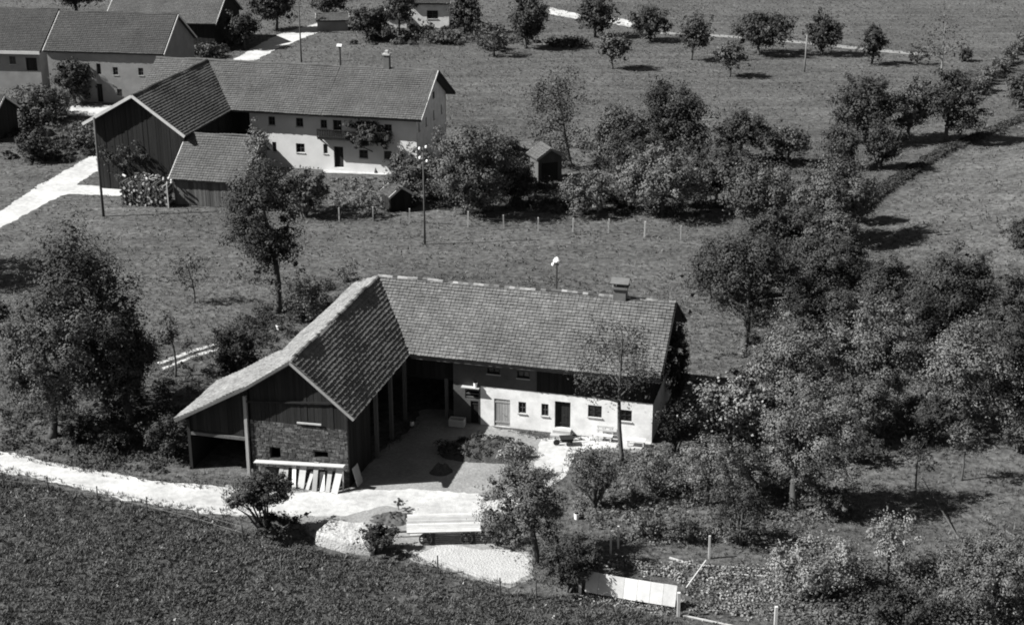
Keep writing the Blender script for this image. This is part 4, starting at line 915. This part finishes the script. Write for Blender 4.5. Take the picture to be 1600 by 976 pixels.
undergrowth('weeds', [[(0, 640), (300, 640), (300, 740), (150, 735), (0, 700)], [(240, 560), (420, 480), (520, 440), (540, 470), (420, 560), (300, 620)], [(540, 320), (1100, 340), (1100, 300), (640, 290)]], 420, 0.2, 0.8, 'leafdark', 6,
            'dark weeds on the bank left of the barn and along the orchard fence')
undergrowth('vegetable_rows', [[(930, 870), (1060, 880), (1230, 890), (1215, 970), (1070, 950), (1060, 905), (920, 885)]], 520, 0.17, 0.8, 'leafbright', 7, 'leafy vegetable rows in the garden beside the white panel')
undergrowth('flowers', [[(908, 926), (1056, 950), (1056, 960), (906, 936)]], 260, 0.13, 0.7, 'leafbright', 8, 'pale flowers along the foot of the long white panel')

undergrowth('clover', [[(-60, 735), (5, 748), (160, 786), (310, 812), (440, 850), (560, 878), (700, 905), (900, 945), (1050, 985), (1050, 1000), (-60, 1000)]], 5600, 0.11, 0.5, 'grassdark', 9,
            'clumps of clover and dock in the near field', (0.13, 0.42), 24)
undergrowth('orchard_weeds', [[(640, 320), (1100, 345), (1230, 345), (1260, 240), (1000, 220), (720, 240)], [(1170, 540), (1600, 540), (1600, 440), (1340, 420), (1180, 400)]], 700, 0.3, 0.9, 'leafdark', 10,
            'rank weeds under the orchard and thicket trees', (0.3, 0.8), 20)
undergrowth('scrub', [[(1150, 600), (1190, 530), (1240, 470), (1340, 420), (1450, 430), (1600, 470), (1600, 650), (1420, 660), (1320, 720), (1180, 720), (1060, 700)],
                      [(1330, 910), (1600, 850), (1600, 990), (1240, 990)]], 330, 0.17, 1.3, 'leaf', 14,
            'tangled scrub filling the thicket between the trees', (0.6, 1.5), 150)
undergrowth('orchard_scrub', [[(620, 325), (1090, 345), (1230, 350), (1330, 350), (1270, 235), (1000, 210), (900, 225), (700, 230)]], 130, 0.3, 1.1, 'leafdark', 15,
            'bushy growth between the orchard trees', (0.6, 1.5), 110)
undergrowth('bank_scrub', [[(20, 640), (90, 560), (240, 540), (300, 640), (290, 720), (140, 720)], [(330, 560), (420, 470), (520, 440), (430, 560)]], 70, 0.19, 1.1, 'leafdark', 16,
            'dark scrub on the bank among the left-hand trees', (0.5, 1.2), 140)
undergrowth('ditch_shade_leaves', [[(1342, 322), (1378, 288), (1470, 232), (1600, 180), (1760, 136), (1760, 142), (1600, 187), (1472, 241), (1384, 298), (1350, 332)]], 42000, 0.28, 0.4, 'leafdark', 19,  # dark leaves added to draw the ditch's line of shade
            'dark leafy strip added for the shaded ditch line at the field edge', (0.3, 0.7), 20)
undergrowth('mound_weeds', [[(684, 700), (740, 688), (800, 694), (832, 706), (828, 720), (740, 718), (690, 716)]], 190, 0.14, 0.8, 'leafdark', 20, 'dark weeds growing on the low mound in the yard', (0.2, 0.5), 40, zoff=0.35)
undergrowth('garden_plants', [[(518, 278), (604, 282), (600, 326), (520, 330)]], 150, 0.25, 0.8, 'leafpale', 17, 'pale garden plants in front of the far farmhouse terrace', (0.2, 0.5), 20)
undergrowth('top_scrub', [[(540, 70), (760, 72), (840, 70), (840, 40), (560, 36)], [(0, 190), (120, 190), (200, 232), (120, 252), (0, 260)], [(276, 92), (350, 92), (380, 70), (290, 60)]], 90, 0.45, 0.9, 'leafdark', 18,
            'hedge growth around the far gardens', (0.6, 1.6), 90)
# ------------------------------------------------------------------ grass
def footprints():
    out = [YARD]
    for (x0, y0, a, s0, s1, t0, t1) in ((-9.72, 103.69, 14.52, -3.2, 21.8, -5, 5.2), (-9.72, 103.69, 14.52, -8, 3.8, -1, 16.6), (-35.2, 173.7, 12.96, -5.5, 27.5, -6.5, 7), (-35.2, 173.7, 12.96, -5.5, 5.5, 0, 18.8)):
        a = math.radians(a); f = lambda s, t: (x0 + s * math.cos(a) - t * math.sin(a), y0 - s * math.sin(a) - t * math.cos(a))
        out.append([f(s0, t0), f(s1, t0), f(s1, t1), f(s0, t1)])
    out.append(W([(-80, 690), (0, 706), (80, 723), (160, 739), (240, 751), (310, 759), (380, 765), (380, 803), (310, 797), (240, 785), (160, 771), (80, 751), (0, 733), (-80, 716)]))
    out.append(W([(-60, 372), (0, 332), (60, 292), (110, 264), (148, 242), (172, 242), (180, 270), (150, 268), (122, 288), (190, 294), (192, 306), (104, 303), (60, 324), (0, 354), (-60, 396)]))
    out.append(W([(362, 95), (398, 95), (440, 73), (500, 50), (545, 34), (520, 30), (440, 52), (400, 72)]))
    return out
FOOT = footprints()
def grass(name, label, xr, yr, n, h, w, mat, seed, test=None, blades=5, lean=0.5, clumpy=0.0):
    r = np.random.default_rng(seed); X = r.uniform(*xr, n); Y = r.uniform(*yr, n)
    vis = np.abs(X) < Y * 0.37 + 6; k = vis
    for p in FOOT: k &= ~inpoly(X, Y, p)
    if test is not None: k &= test(X, Y)
    if clumpy: k &= (vnoise(X / 0.9, Y / 0.9, seed) * 0.6 + vnoise(X / 3.1, Y / 3.1, seed + 1) * 0.4) > r.uniform(0, clumpy, n)
    X, Y = X[k], Y[k]; Z = gh(X, Y); n = len(X)
    X = np.repeat(X, blades); Y = np.repeat(Y, blades); Z = np.repeat(Z, blades); m = len(X)
    sc = np.repeat(r.uniform(0.55, 1.35, n), blades); th = r.uniform(0, 2 * math.pi, m); L = lean * r.uniform(0.3, 1.3, m); hh = h * sc * r.uniform(0.7, 1.2, m); ww = w * r.uniform(0.6, 1.3, m)
    b = np.stack([X + np.cos(th) * w * 0.8, Y + np.sin(th) * w * 0.8, Z - 0.02], 1)
    side = np.stack([-np.sin(th), np.cos(th), np.zeros(m)], 1) * ww[:, None] * 0.5
    tip = b + np.stack([np.cos(th) * L * hh, np.sin(th) * L * hh, hh], 1)
    V = np.stack([b - side, b + side, tip + side * 0.35, tip - side * 0.35], 1)
    ti = np.clip(np.repeat(r.uniform(0, 1, n), blades) * 0.7 + r.uniform(0, 0.3, m), 0, 1)
    o = quads_object(name, V, M[mat], None, ti); tag(o, label, 'grass', kind='stuff')
def near_edge(polys, d):
    return lambda X, Y: np.min([polydist(X, Y, p) for p in polys], 0) < d
_foot = FOOT; FOOT = FOOT[1:5]
grass('verge_grass', 'grass tufts fraying the edges of the roads and the yard', (-45, 12), (72, 112), 60000, 0.14, 0.06, 'grass', 35, near_edge([_foot[0], _foot[5]], 0.4), 4, 0.9, 0.8)
FOOT = _foot
infield = lambda X, Y: inpoly(X, Y, FIELD)
grass('field_grass', 'dark rank grass and clover of the near field', (-34, 14), (62, 96), 62000, 0.17, 0.08, 'grassdark', 31, infield, 5, 0.9, 0.85)
grass('grass', 'rough grass around the farmyard, orchard and garden', (-50, 52), (66, 128), 46000, 0.17, 0.07, 'grass', 32, lambda X, Y: ~inpoly(X, Y, FIELD), 4, 0.8, 0.8)
grass('field_flowers', 'pale flower heads dotted over the near field', (-34, 14), (62, 96), 700, 0.14, 0.12, 'flower', 36, infield, 3, 1.2)
grass('meadow_grass', 'short meadow grass beyond the near farmhouse', (-100, 110), (126, 290), 66000, 0.18, 0.13, 'grass', 33, None, 3, 0.9, 0.8)

# ------------------------------------------------------------------ things in the yard
def on(px, py, z=0.0):
    x, y = gp(px, py, z); return Vector((x, y, z))
# pale planks leaning on the barn gable
r = random.Random(3)
names = ['shortest pale plank leaning on the barn gable, at the left end of the row', 'pale plank second from the left in the row leaning on the gable', 'pale plank third from the left in the row leaning on the gable',
         'wide pale plank in the middle of the row leaning on the gable', 'white plank right of the wide one leaning on the gable', 'pale plank with dark gap on each side, leaning on the gable',
         'pale plank third from the right end leaning on the gable', 'pale plank second from the right end leaning on the gable', 'broad pale plank at the right end by the barn corner']
for k, nm in enumerate(names):
    s = -1.0 + k * 0.47 + r.uniform(-0.09, 0.09); w = 0.44 if k in (3, 8) else r.uniform(0.16, 0.38); h = r.uniform(0.95, 1.75); dx = r.uniform(-0.26, 0.2)
    b = hp(s, 17.15 + r.uniform(-0.1, 0.15), 0.02); e = hp(s + dx, 16.42, h); 
    mb = MB(); mb.cur = r.random(); mb.beam((0, 0, 0), e - b, w, 0.045, up=hp(0, -1) - hp(0, 0)); mb.beam((e - b) * 0.12, (e - b) * 0.16, w * 1.04, 0.055, up=hp(0, -1) - hp(0, 0))
    o = mb.build('plank', M[('palewood', 'greywood', 'whitewood', 'palewood')[k % 4]], None, loc=b); tag(o, nm, 'plank', 'pale planks leaning on the barn gable')
b = hp(-2.9, 16.55, 1.28)
mb = MB(); mb.beam((0, 0, 0), hp(3.3, 16.6, 1.72) - b, 0.42, 0.06); mb.beam(Vector((0, 0, -1.25)) + (hp(-2.6, 16.55) - hp(-2.9, 16.55)), hp(-2.6, 16.55, 1.28) - b, 0.09); mb.beam(hp(3.2, 16.75, 0.0) - b, hp(3.2, 16.6, 1.68) - b, 0.09)
tag(mb.build('board', M['palewood'], None, loc=b), 'long pale board propped level across the barn gable above the leaning planks', 'board')

b = hp(3.95, 15.6, 0.02); e = hp(3.58, 15.5, 1.25); mb = MB(); mb.beam((0, 0, 0), e - b, 0.95, 0.05, up=hp(1, 0) - hp(0, 0)); mb.beam((e - b) * 0.2, (e - b) * 0.28, 0.97, 0.09, up=hp(1, 0) - hp(0, 0))
tag(mb.build('board', M['palewood'], None, loc=b), 'short wide pale board leaning on the shaded side wall of the barn', 'board')
# flat-bed cart
def cart():
    a = on(634, 832, 0.92); b = on(752, 829, 0.92); d = (b - a); Ln = d.length; ang = math.atan2(d.y, d.x); ctr = (a + b) / 2
    root = empty('cart', (ctr.x, ctr.y, 0), ang, 'flat-bed farm cart with pale plank deck and spoked wheels in the yard', 'cart')
    rr = random.Random(2); y = 0.0; wd = 2.3
    while y < wd - 0.05:
        w = 0.23; mb = MB(); mb.cur = rr.random(); mb.box(-Ln / 2 + rr.uniform(0, 0.06), Ln / 2 - rr.uniform(0, 0.06), y + 0.008, y + w - 0.008, 0.88 + rr.uniform(-0.006, 0.006), 0.925); mb.build('deck_plank', M['deckwood'], root); y += w
    for yy in (0.35, wd - 0.35): mb = MB(); mb.beam((-Ln / 2 + 0.1, yy, 0.78), (Ln / 2 - 0.1, yy, 0.78), 0.14, 0.16); mb.build('side_beam', M['darkwood'], root)
    for xx in (-Ln * 0.24, Ln * 0.3):
        mb = MB(); mb.beam((xx, 0.0, 0.4), (xx, wd, 0.4), 0.12); mb.beam((xx, 0.35, 0.4), (xx, 0.35, 0.72), 0.12); mb.beam((xx, wd - 0.35, 0.4), (xx, wd - 0.35, 0.72), 0.12); mb.build('axle', M['darkwood'], root)
        for yy in (0.1, wd - 0.1):
            mb = MB(); n = 20; R0, R1, t = 0.4, 0.32, 0.05
            for k in range(n):
                q = []
                for kk in (k, k + 1):
                    an = 2 * math.pi * kk / n
                    q.append([Vector((xx + math.cos(an) * R, yy + e, 0.4 + math.sin(an) * R)) for R in (R0, R1) for e in (-t, t)])
                A, Bq = q; mb.face([A[0], A[1], Bq[1], Bq[0]]); mb.face([A[2], Bq[2], Bq[3], A[3]]); mb.face([A[0], Bq[0], Bq[2], A[2]]); mb.face([A[1], A[3], Bq[3], Bq[1]])
            wh = mb.build('wheel', M['wood'], root); mb = MB()
            for k in range(10):
                an = 2 * math.pi * k / 10; mb.beam((xx, yy, 0.4), (xx + math.cos(an) * 0.34, yy, 0.4 + math.sin(an) * 0.34), 0.05, 0.04)
            mb.build('spokes', M['wood'], wh); mb = MB(); mb.tube([(xx, yy - 0.11, 0.4), (xx, yy + 0.11, 0.4)], [0.1, 0.1], 10); mb.build('hub', M['wood'], wh)
    mb = MB(); mb.beam((-Ln * 0.24, wd / 2, 0.42), (-Ln / 2 - 1.0, wd / 2, 0.35), 0.1); mb.build('drawbar', M['wood'], root)
cart()

# pale flat heap
def mound(name, mat, corners, h, label, cat, seed, flat=0.55, rough=0.12, mat2=None):
    """heap with a sloping rim over a ground outline"""
    w = [Vector(gp(*c) + (0,)) for c in corners]; ctr = sum(w, Vector()) / len(w); n = 84; rings = 26
    out = []
    for k in range(n):
        f = k / n * len(w); i = int(f); p = w[i].lerp(w[(i + 1) % len(w)], f - i); out.append(p - ctr)
    for _ in range(3 if h > 0.8 else 70): out = [(out[k - 1] + out[k] * 2 + out[(k + 1) % n]) / 4 for k in range(n)]
    mb = MB(); P_ = []
    for j in range(rings + 1):
        q = j / rings
        for p in out:
            e = min(1.0, (1 - q) / (1 - flat)); z = h * (e * e * (3 - 2 * e)); x, y = ctr.x + p.x * q, ctr.y + p.y * q
            z += (vnoise(np.array([x * 1.9]), np.array([y * 1.9]), seed)[0] - 0.5) * rough * 2 * min(1, e * 2) + ((vnoise(np.array([x * 5.]), np.array([y * 5.]), seed)[0] - 0.5) * rough * 1.6 + (vnoise(np.array([x * 11.]), np.array([y * 11.]), seed)[0] - 0.5) * rough * 1.0) * min(1, e * 2)
            P_.append((p.x * q, p.y * q, max(z, 0.0) - (0.03 if j == rings else 0)))
    mb.v = P_
    for j in range(rings):
        for k in range(n):
            q = (k + 1) % n; mb.f.append((j * n + k, (j + 1) * n + k, (j + 1) * n + q, j * n + q)); mb.var.append(0.5)
    o = mb.build(name, M[mat], None, smooth=True, loc=(ctr.x, ctr.y, 0)); tag(o, label, cat)
    return o
mound('sand_heap', 'sand', [(490, 850), (516, 830), (592, 836), (584, 868), (540, 864)], 0.85, 'pale flat-topped heap of sand at the road edge', 'heap', 5, 0.94, 0.06)
mound('weed_mound', 'dung', [(672, 706), (690, 690), (740, 684), (800, 690), (836, 702), (838, 722), (800, 728), (740, 722), (690, 722)], 0.5, 'low mound overgrown with dark weeds in front of the plank door', 'mound', 6, 0.5, 0.15)
mound('grass_mound', 'grassdark', [(566, 812), (590, 800), (640, 796), (652, 806), (640, 822), (600, 824)], 0.22, 'dark grassy island in the pale yard', 'mound', 7, 0.3, 0.12)
mound('dung_heap', 'dung', [(664, 740), (680, 728), (704, 728), (712, 738), (690, 746)], 0.45, 'small dark heap in the middle of the shaded yard', 'heap', 8, 0.4, 0.12)

# furniture along the white wall
def trestle(name, label, cat, p, ang, Ln, wd, h, mat, back=0.0):
    root = empty(name, (p.x, p.y, 0), ang, label, cat); mb = MB()
    for k in range(3): mb.box(-Ln / 2, Ln / 2, -wd / 2 + k * wd / 3 + 0.01, -wd / 2 + (k + 1) * wd / 3 - 0.01, h - 0.05, h)
    mb.build('seat' if cat == 'bench' else 'top', M[mat], root)
    for x in (-Ln / 2 + 0.12, Ln / 2 - 0.12):
        for y in (-wd / 2 + 0.06, wd / 2 - 0.06): mb = MB(); mb.beam((x, y, 0), (x, y, h - 0.052), 0.07); mb.build('leg', M[mat], root)
    if back:
        mb = MB()
        for k in range(2): mb.box(-Ln / 2, Ln / 2, wd / 2 - 0.02, wd / 2 + 0.02, h + 0.18 + k * back * 0.45, h + 0.18 + k * back * 0.45 + 0.14)
        for x in (-Ln / 2 + 0.08, 0, Ln / 2 - 0.08): mb.beam((x, wd / 2 + 0.04, h - 0.05), (x, wd / 2 + 0.07, h + back), 0.06)
        mb.build('backrest', M[mat], root)
    return root
p = hp(17.95, 5.25); trestle('bench', 'white bench with a slatted back against the white house wall', 'bench', p, -HA, 1.15, 0.42, 0.45, 'whitewood', 0.6)
p = hp(20.2, 5.5); trestle('table', 'low white trestle table near the white wall corner', 'table', p, -HA, 1.3, 0.6, 0.5, 'whitewood')
p = hp(15.6, 6.5)
root = empty('wheelbarrow', (p.x, p.y, 0), 0.1, 'dark wooden wheelbarrow on the pale ground before the house door', 'wheelbarrow')
mb = MB(); mb.hexa([(-0.35, -0.25, 0.3), (0.35, -0.25, 0.3), (0.35, 0.25, 0.3), (-0.35, 0.25, 0.3), (-0.5, -0.36, 0.58), (0.42, -0.36, 0.58), (0.42, 0.36, 0.58), (-0.5, 0.36, 0.58)]); mb.build('tray', M['darkwood'], root)
for y in (-0.26, 0.26):
    mb = MB(); mb.beam((-0.75, y * 0.3, 0.24), (1.05, y * 1.2, 0.5), 0.055); mb.build('handle', M['darkwood'], root)
    mb = MB(); mb.beam((0.3, y, 0), (0.3, y, 0.32), 0.05); mb.build('leg', M['darkwood'], root)
mb = MB(); mb.tube([(-0.72, -0.04, 0.22), (-0.72, 0.04, 0.22)], [0.22, 0.22], 14); mb.build('wheel', M['metal'], root)
p = hp(7.5, 5.5)
root = empty('trough', (p.x, p.y, 0), -HA, 'pale box-shaped trough at the edge of the dark hall opening', 'trough'); mb = MB()
for (a, b, c_, d) in ((-.55, .55, -.3, -.24), (-.55, .55, .24, .3), (-.55, -.49, -.238, .238), (.49, .55, -.238, .238)): mb.box(a, b, c_, d, 0.06, 0.6)
mb.build('side', M['palewood'], root); mb = MB(); mb.box(-.488, .488, -.238, .238, 0.1, 0.14); mb.build('bottom', M['wood'], root)
for x in (-.45, .45): mb = MB(); mb.box(x - .05, x + .05, -.29, .29, 0.0, 0.058); mb.build('foot', M['wood'], root)
def bucket(label, p, rr=0.16, h=0.32, mat='ceramic'):
    root = empty('bucket', (p.x, p.y, p.z), 0, label, 'bucket'); mb = MB(); mb.tube([(0, 0, 0), (0, 0, h), (0, 0, h), (0, 0, 0.04)], [rr * 0.75, rr, rr * 0.93, rr * 0.7], 14); mb.build('body', M[mat], root, smooth=False)
    mb = MB(); mb.tube([(-rr, 0, h - .02), (-rr * .7, 0, h + rr * .6), (0, 0, h + rr * .9), (rr * .7, 0, h + rr * .6), (rr, 0, h - .02)], [0.012] * 5, 5); mb.build('handle', M['metal'], root)
bucket('white bucket on the grass behind the barn roof', on(436, 516), 0.24, 0.5)
bucket('white bucket on the grass above the dark hedge bush', on(901, 810), 0.18, 0.4)
bucket('white bucket in the dark of the open barn', hp(4.4, 6.2), 0.16, 0.36)
bucket('small white pot on the wall shelf beside the plank door', hp(8.7, 4.98, 2.885), 0.14, 0.34)

# ------------------------------------------------------------------ poles, fences, garden
def pole(label, base, top, rad=0.13, ins=True, bark='bark', arm=False):
    x, y = gp(*base); k, cs = mpp(*base); h = (base[1] - top) * k / cs
    root = empty('utility_pole', (x, y, gz(x, y)), 0, label, 'pole'); mb = MB(); mb.tube([(0, 0, -0.1), (0, 0, h * 0.5), (0, 0, h)], [rad, rad * 0.85, rad * 0.7], 9); mb.build('pole', M[bark], root, smooth=True)
    if ins:
        for i, (dx, z) in enumerate(((-0.32, h - 0.25), (0.3, h - 0.1), (-0.3, h - 1.15), (0.36, h - 1.45))):
            mb = MB(); mb.tube([(0, 0, z - 0.15), (dx, 0, z - 0.12), (dx, 0, z)], [0.025] * 3, 5); br = mb.build('bracket', M['metal'], root)
            mb = MB(); mb.tube([(dx, 0, z), (dx, 0, z + 0.08), (dx, 0, z + 0.22), (dx, 0, z + 0.28)], [0.06, 0.12, 0.11, 0.05], 9); mb.build('insulator', M['ceramic'], br)
    if arm: mb = MB(); mb.beam((-0.6, 0, h - 0.5), (0.6, 0, h - 0.5), 0.1); mb.build('crossarm', M['wood'], root)
    return root
pole('wooden utility pole with white insulators standing in the meadow behind the near farmhouse', (664, 382), 234, 0.1)
pole('dark leaning utility pole beside the upper left road', (162, 338), 188, 0.14, False)
pole('thin utility pole beside the upper road, seen above the far farmhouse roof', (471, 97), 8, 0.12, False, arm=True)
pole('pale post between two fruit trees of the far row', (1257, 113), 56, 0.12, False, 'barkpale')

def fence(name, label, pts, h, mat, rad=0.06, wires=(0.5, 0.95), square=True, hs=None, wmat='metal'):
    P_ = [Vector(gp(*p) + (0,)) for p in pts]; P_ = [Vector((p.x, p.y, gz(p.x, p.y))) for p in P_]; o0 = P_[0]
    root = empty(name, o0, 0, label, 'fence'); rr = random.Random(len(pts))
    for i, p in enumerate(P_):
        q = p - o0; hh = (hs[i] if hs else h) * rr.uniform(0.93, 1.06); tl = Vector((rr.uniform(-.04, .04), rr.uniform(-.04, .04), 0)); mb = MB(); mb.cur = rr.random()
        if square: mb.beam(q - Vector((0, 0, 0.05)), q + tl + Vector((0, 0, hh)), rad * 2)
        else: mb.tube([q - Vector((0, 0, 0.05)), q + tl + Vector((0, 0, hh))], [rad, rad * 0.8], 7)
        mb.build('post', M[mat], root)
    for wz in wires:
        mb = MB()
        for a, b in zip(P_[:-1], P_[1:]): mb.tube([a - o0 + Vector((0, 0, wz)), (a + b) / 2 - o0 + Vector((0, 0, wz - 0.03)), b - o0 + Vector((0, 0, wz))], [0.012] * 3, 4)
        mb.build('wire', M[wmat], root)
    return root
fence('fence', 'wire fence with white posts along the front of the orchard', [(530, 346), (583, 345), (640, 348), (683, 350), (731, 354), (787, 357), (841, 361), (895, 363), (951, 364), (1007, 370), (1064, 375)], 1.45, 'whitewood', 0.06)
fence('fence', 'wire fence with thin dark posts along the near edge of the road', [(-60, 748), (6, 760), (76, 768), (153, 783), (230, 801), (312, 823), (380, 842)], 1.15, 'bark', 0.05, (0.55, 0.95), False)
fence('fence', 'remains of a dark stake fence below the pale gravel patch', [(684, 896), (782, 932), (838, 936)], 1.25, 'bark', 0.05, (0.9,), False)
fence('fence', 'white stakes standing round the vegetable garden', [(954, 864), (966, 856), (1108, 872)], 1.5, 'whitewood', 0.055, (0.1,), True, [1.4, 1.5, 1.55])
fence('fence', 'pair of white posts at the near garden corner', [(906, 930), (1060, 962), (1211, 990)], 1.6, 'whitewood', 0.08, (), True, [1.35, 1.5, 1.75])
# white panel of boards
a, b = on(915, 928), on(1056, 952); d = b - a; Ln = d.length
root = empty('panel', a, math.atan2(d.y, d.x), 'long white panel of wide boards standing at the edge of the vegetable garden', 'panel'); n = 7; rr = random.Random(8)
for k in range(n):
    mb = MB(); mb.cur = rr.random(); x0, x1 = k * Ln / n + 0.008, (k + 1) * Ln / n - 0.008; t0 = rr.uniform(-0.02, 0.02)
    mb.hexa([(x0, -0.25, 0.3 + t0), (x1, -0.25, 0.3 + t0), (x1, -0.22, 0.3 + t0), (x0, -0.22, 0.3 + t0), (x0, 0.12 + t0, 1.42 + t0), (x1, 0.12 + t0, 1.42 + t0), (x1, 0.15 + t0, 1.42 + t0), (x0, 0.15 + t0, 1.42 + t0)]); mb.build('board', M['whitewood'], root)
for x in (0.4, Ln / 2, Ln - 0.4): mb = MB(); mb.beam((x, 0.25, 0), (x, 0.19, 1.38), 0.08); mb.build('prop', M['wood'], root)
mb = MB(); mb.beam((0, -0.17, 0.42), (Ln, -0.17, 0.42), 0.05, 0.08); mb.build('rail', M['wood'], root)
def rail(label, p0, p1, z0=0.06, z1=0.06, w=0.11, mat='palewood', name='rail'):
    a = on(*p0); b = on(*p1); mb = MB(); mb.beam((0, 0, z0), b - a + Vector((0, 0, z1)), w, w * 0.8); mb.beam((b - a) * 0.3 + Vector((0, 0, z0 * 0.3)), (b - a) * 0.32 + Vector((0, 0, z0 * 0.3)), w * 1.5, w)
    tag(mb.build(name, M[mat], None, loc=(a.x, a.y, gz(a.x, a.y))), label, name)
rail('pale rail lying at the back of the vegetable garden', (1122, 896), (1236, 904), w=0.09)
rail('pale rail lying behind the long one, by the dark shrub', (1086, 884), (1206, 890), w=0.08)
rail('pale rail along the near edge of the garden right of the panel', (1066, 962), (1170, 984), w=0.09)
rail('pale stake slanting over the vegetable rows', (1072, 922), (1102, 896), 0.2, 0.9, 0.06, name='stake')
rail('thin pale pole leaning on the grass at the right', (1494, 836), (1440, 768), 0.05, 0.9, 0.06, name='stake', mat='wood')
rail('short pale rail beside the first garden stakes', (1046, 872), (1078, 882), w=0.11)

# firewood stacked against the shed
def woodpile():
    a = on(190, 320); b = on(264, 324); d = b - a; Ln = d.length; rr = random.Random(5)
    root = empty('firewood_pile', a, math.atan2(d.y, d.x), 'large pile of cut firewood logs beside the tiled shed', 'firewood'); mb = MB(); pl = MB(); z = 0.12; row = 0
    while z < 2.5:
        x = 0.1 + (row % 2) * 0.12; lim = Ln - max(0, (z - 1.9)) * 2.0
        while x < lim - 0.1:
            rd = rr.uniform(0.09, 0.15); y0 = rr.uniform(-0.25, 0.1); tgt = pl if rr.random() < 0.28 else mb; tgt.cur = rr.random()
            tgt.tube([(x, y0, z), (x + rr.uniform(-.03, .03), y0 + 1.6, z + rr.uniform(-.03, .03))], [rd, rd], 7); x += rd * 2.05
        z += 0.22; row += 1
    for k in range(46):
        x = rr.uniform(0.4, Ln + 0.5); y = rr.uniform(0, 2.2); z = 2.45 + rr.uniform(0, 0.5); an = rr.uniform(0, 3.1); L2 = 0.5; pl.cur = rr.random(); (pl if k % 2 else mb).tube([(x, y, z), (x + math.cos(an) * L2, y + math.sin(an) * L2, z + rr.uniform(-.2, .2))], [0.11, 0.11], 6)
    mb.build('logs', M['bark'], root, 'stuff'); pl.build('logs', M['stone'], root, 'stuff')
    mb = MB(); mb.beam((Ln + 0.05, -0.2, 0), (Ln + 0.05, -0.2, 2.6), 0.12); mb.build('post', M['palewood'], root)
woodpile()

# rough hedge at the field edge
def hedge():
    a = Vector(gp(1526, 150) + (0,)); b = Vector(gp(1622, 52) + (0,)); d = b - a; rs = np.random.default_rng(77); rr = random.Random(7); nC = 150
    root = empty('hedge', a, 0, 'rough hedge running away along the right field edge', 'hedge'); f = rs.random(nC)
    cc = np.stack([d.x * f + rs.normal(0, 0.45, nC), d.y * f + rs.normal(0, 0.45, nC), rs.uniform(0.4, 1.9, nC) * (0.75 + 0.35 * np.sin(f * 43))], 1); rc = rs.uniform(0.4, 0.85, nC)
    n = 9000; idx = rs.integers(0, nC, n); dd = unit(n, rs); pos = cc[idx] + dd * (rc[idx] * rs.uniform(0.2, 1, n) ** 0.5)[:, None]; nm = dd + np.array([0, 0, 0.3]) + unit(n, rs) * 0.3; nm /= np.linalg.norm(nm, axis=1, keepdims=True)
    k = pos[:, 2] > 0.04; quads_object('foliage', leaf_quads(pos[k], nm[k], 0.36, rs), M['leaf'], root)
    mb = MB()
    for i in range(40):
        e = Vector(cc[i]); mb.tube([(e.x + rr.uniform(-.2, .2), e.y + rr.uniform(-.2, .2), -0.05), e], [0.05, 0.015], 5, False)
    mb.build('stems', M['bark'], root)
hedge()
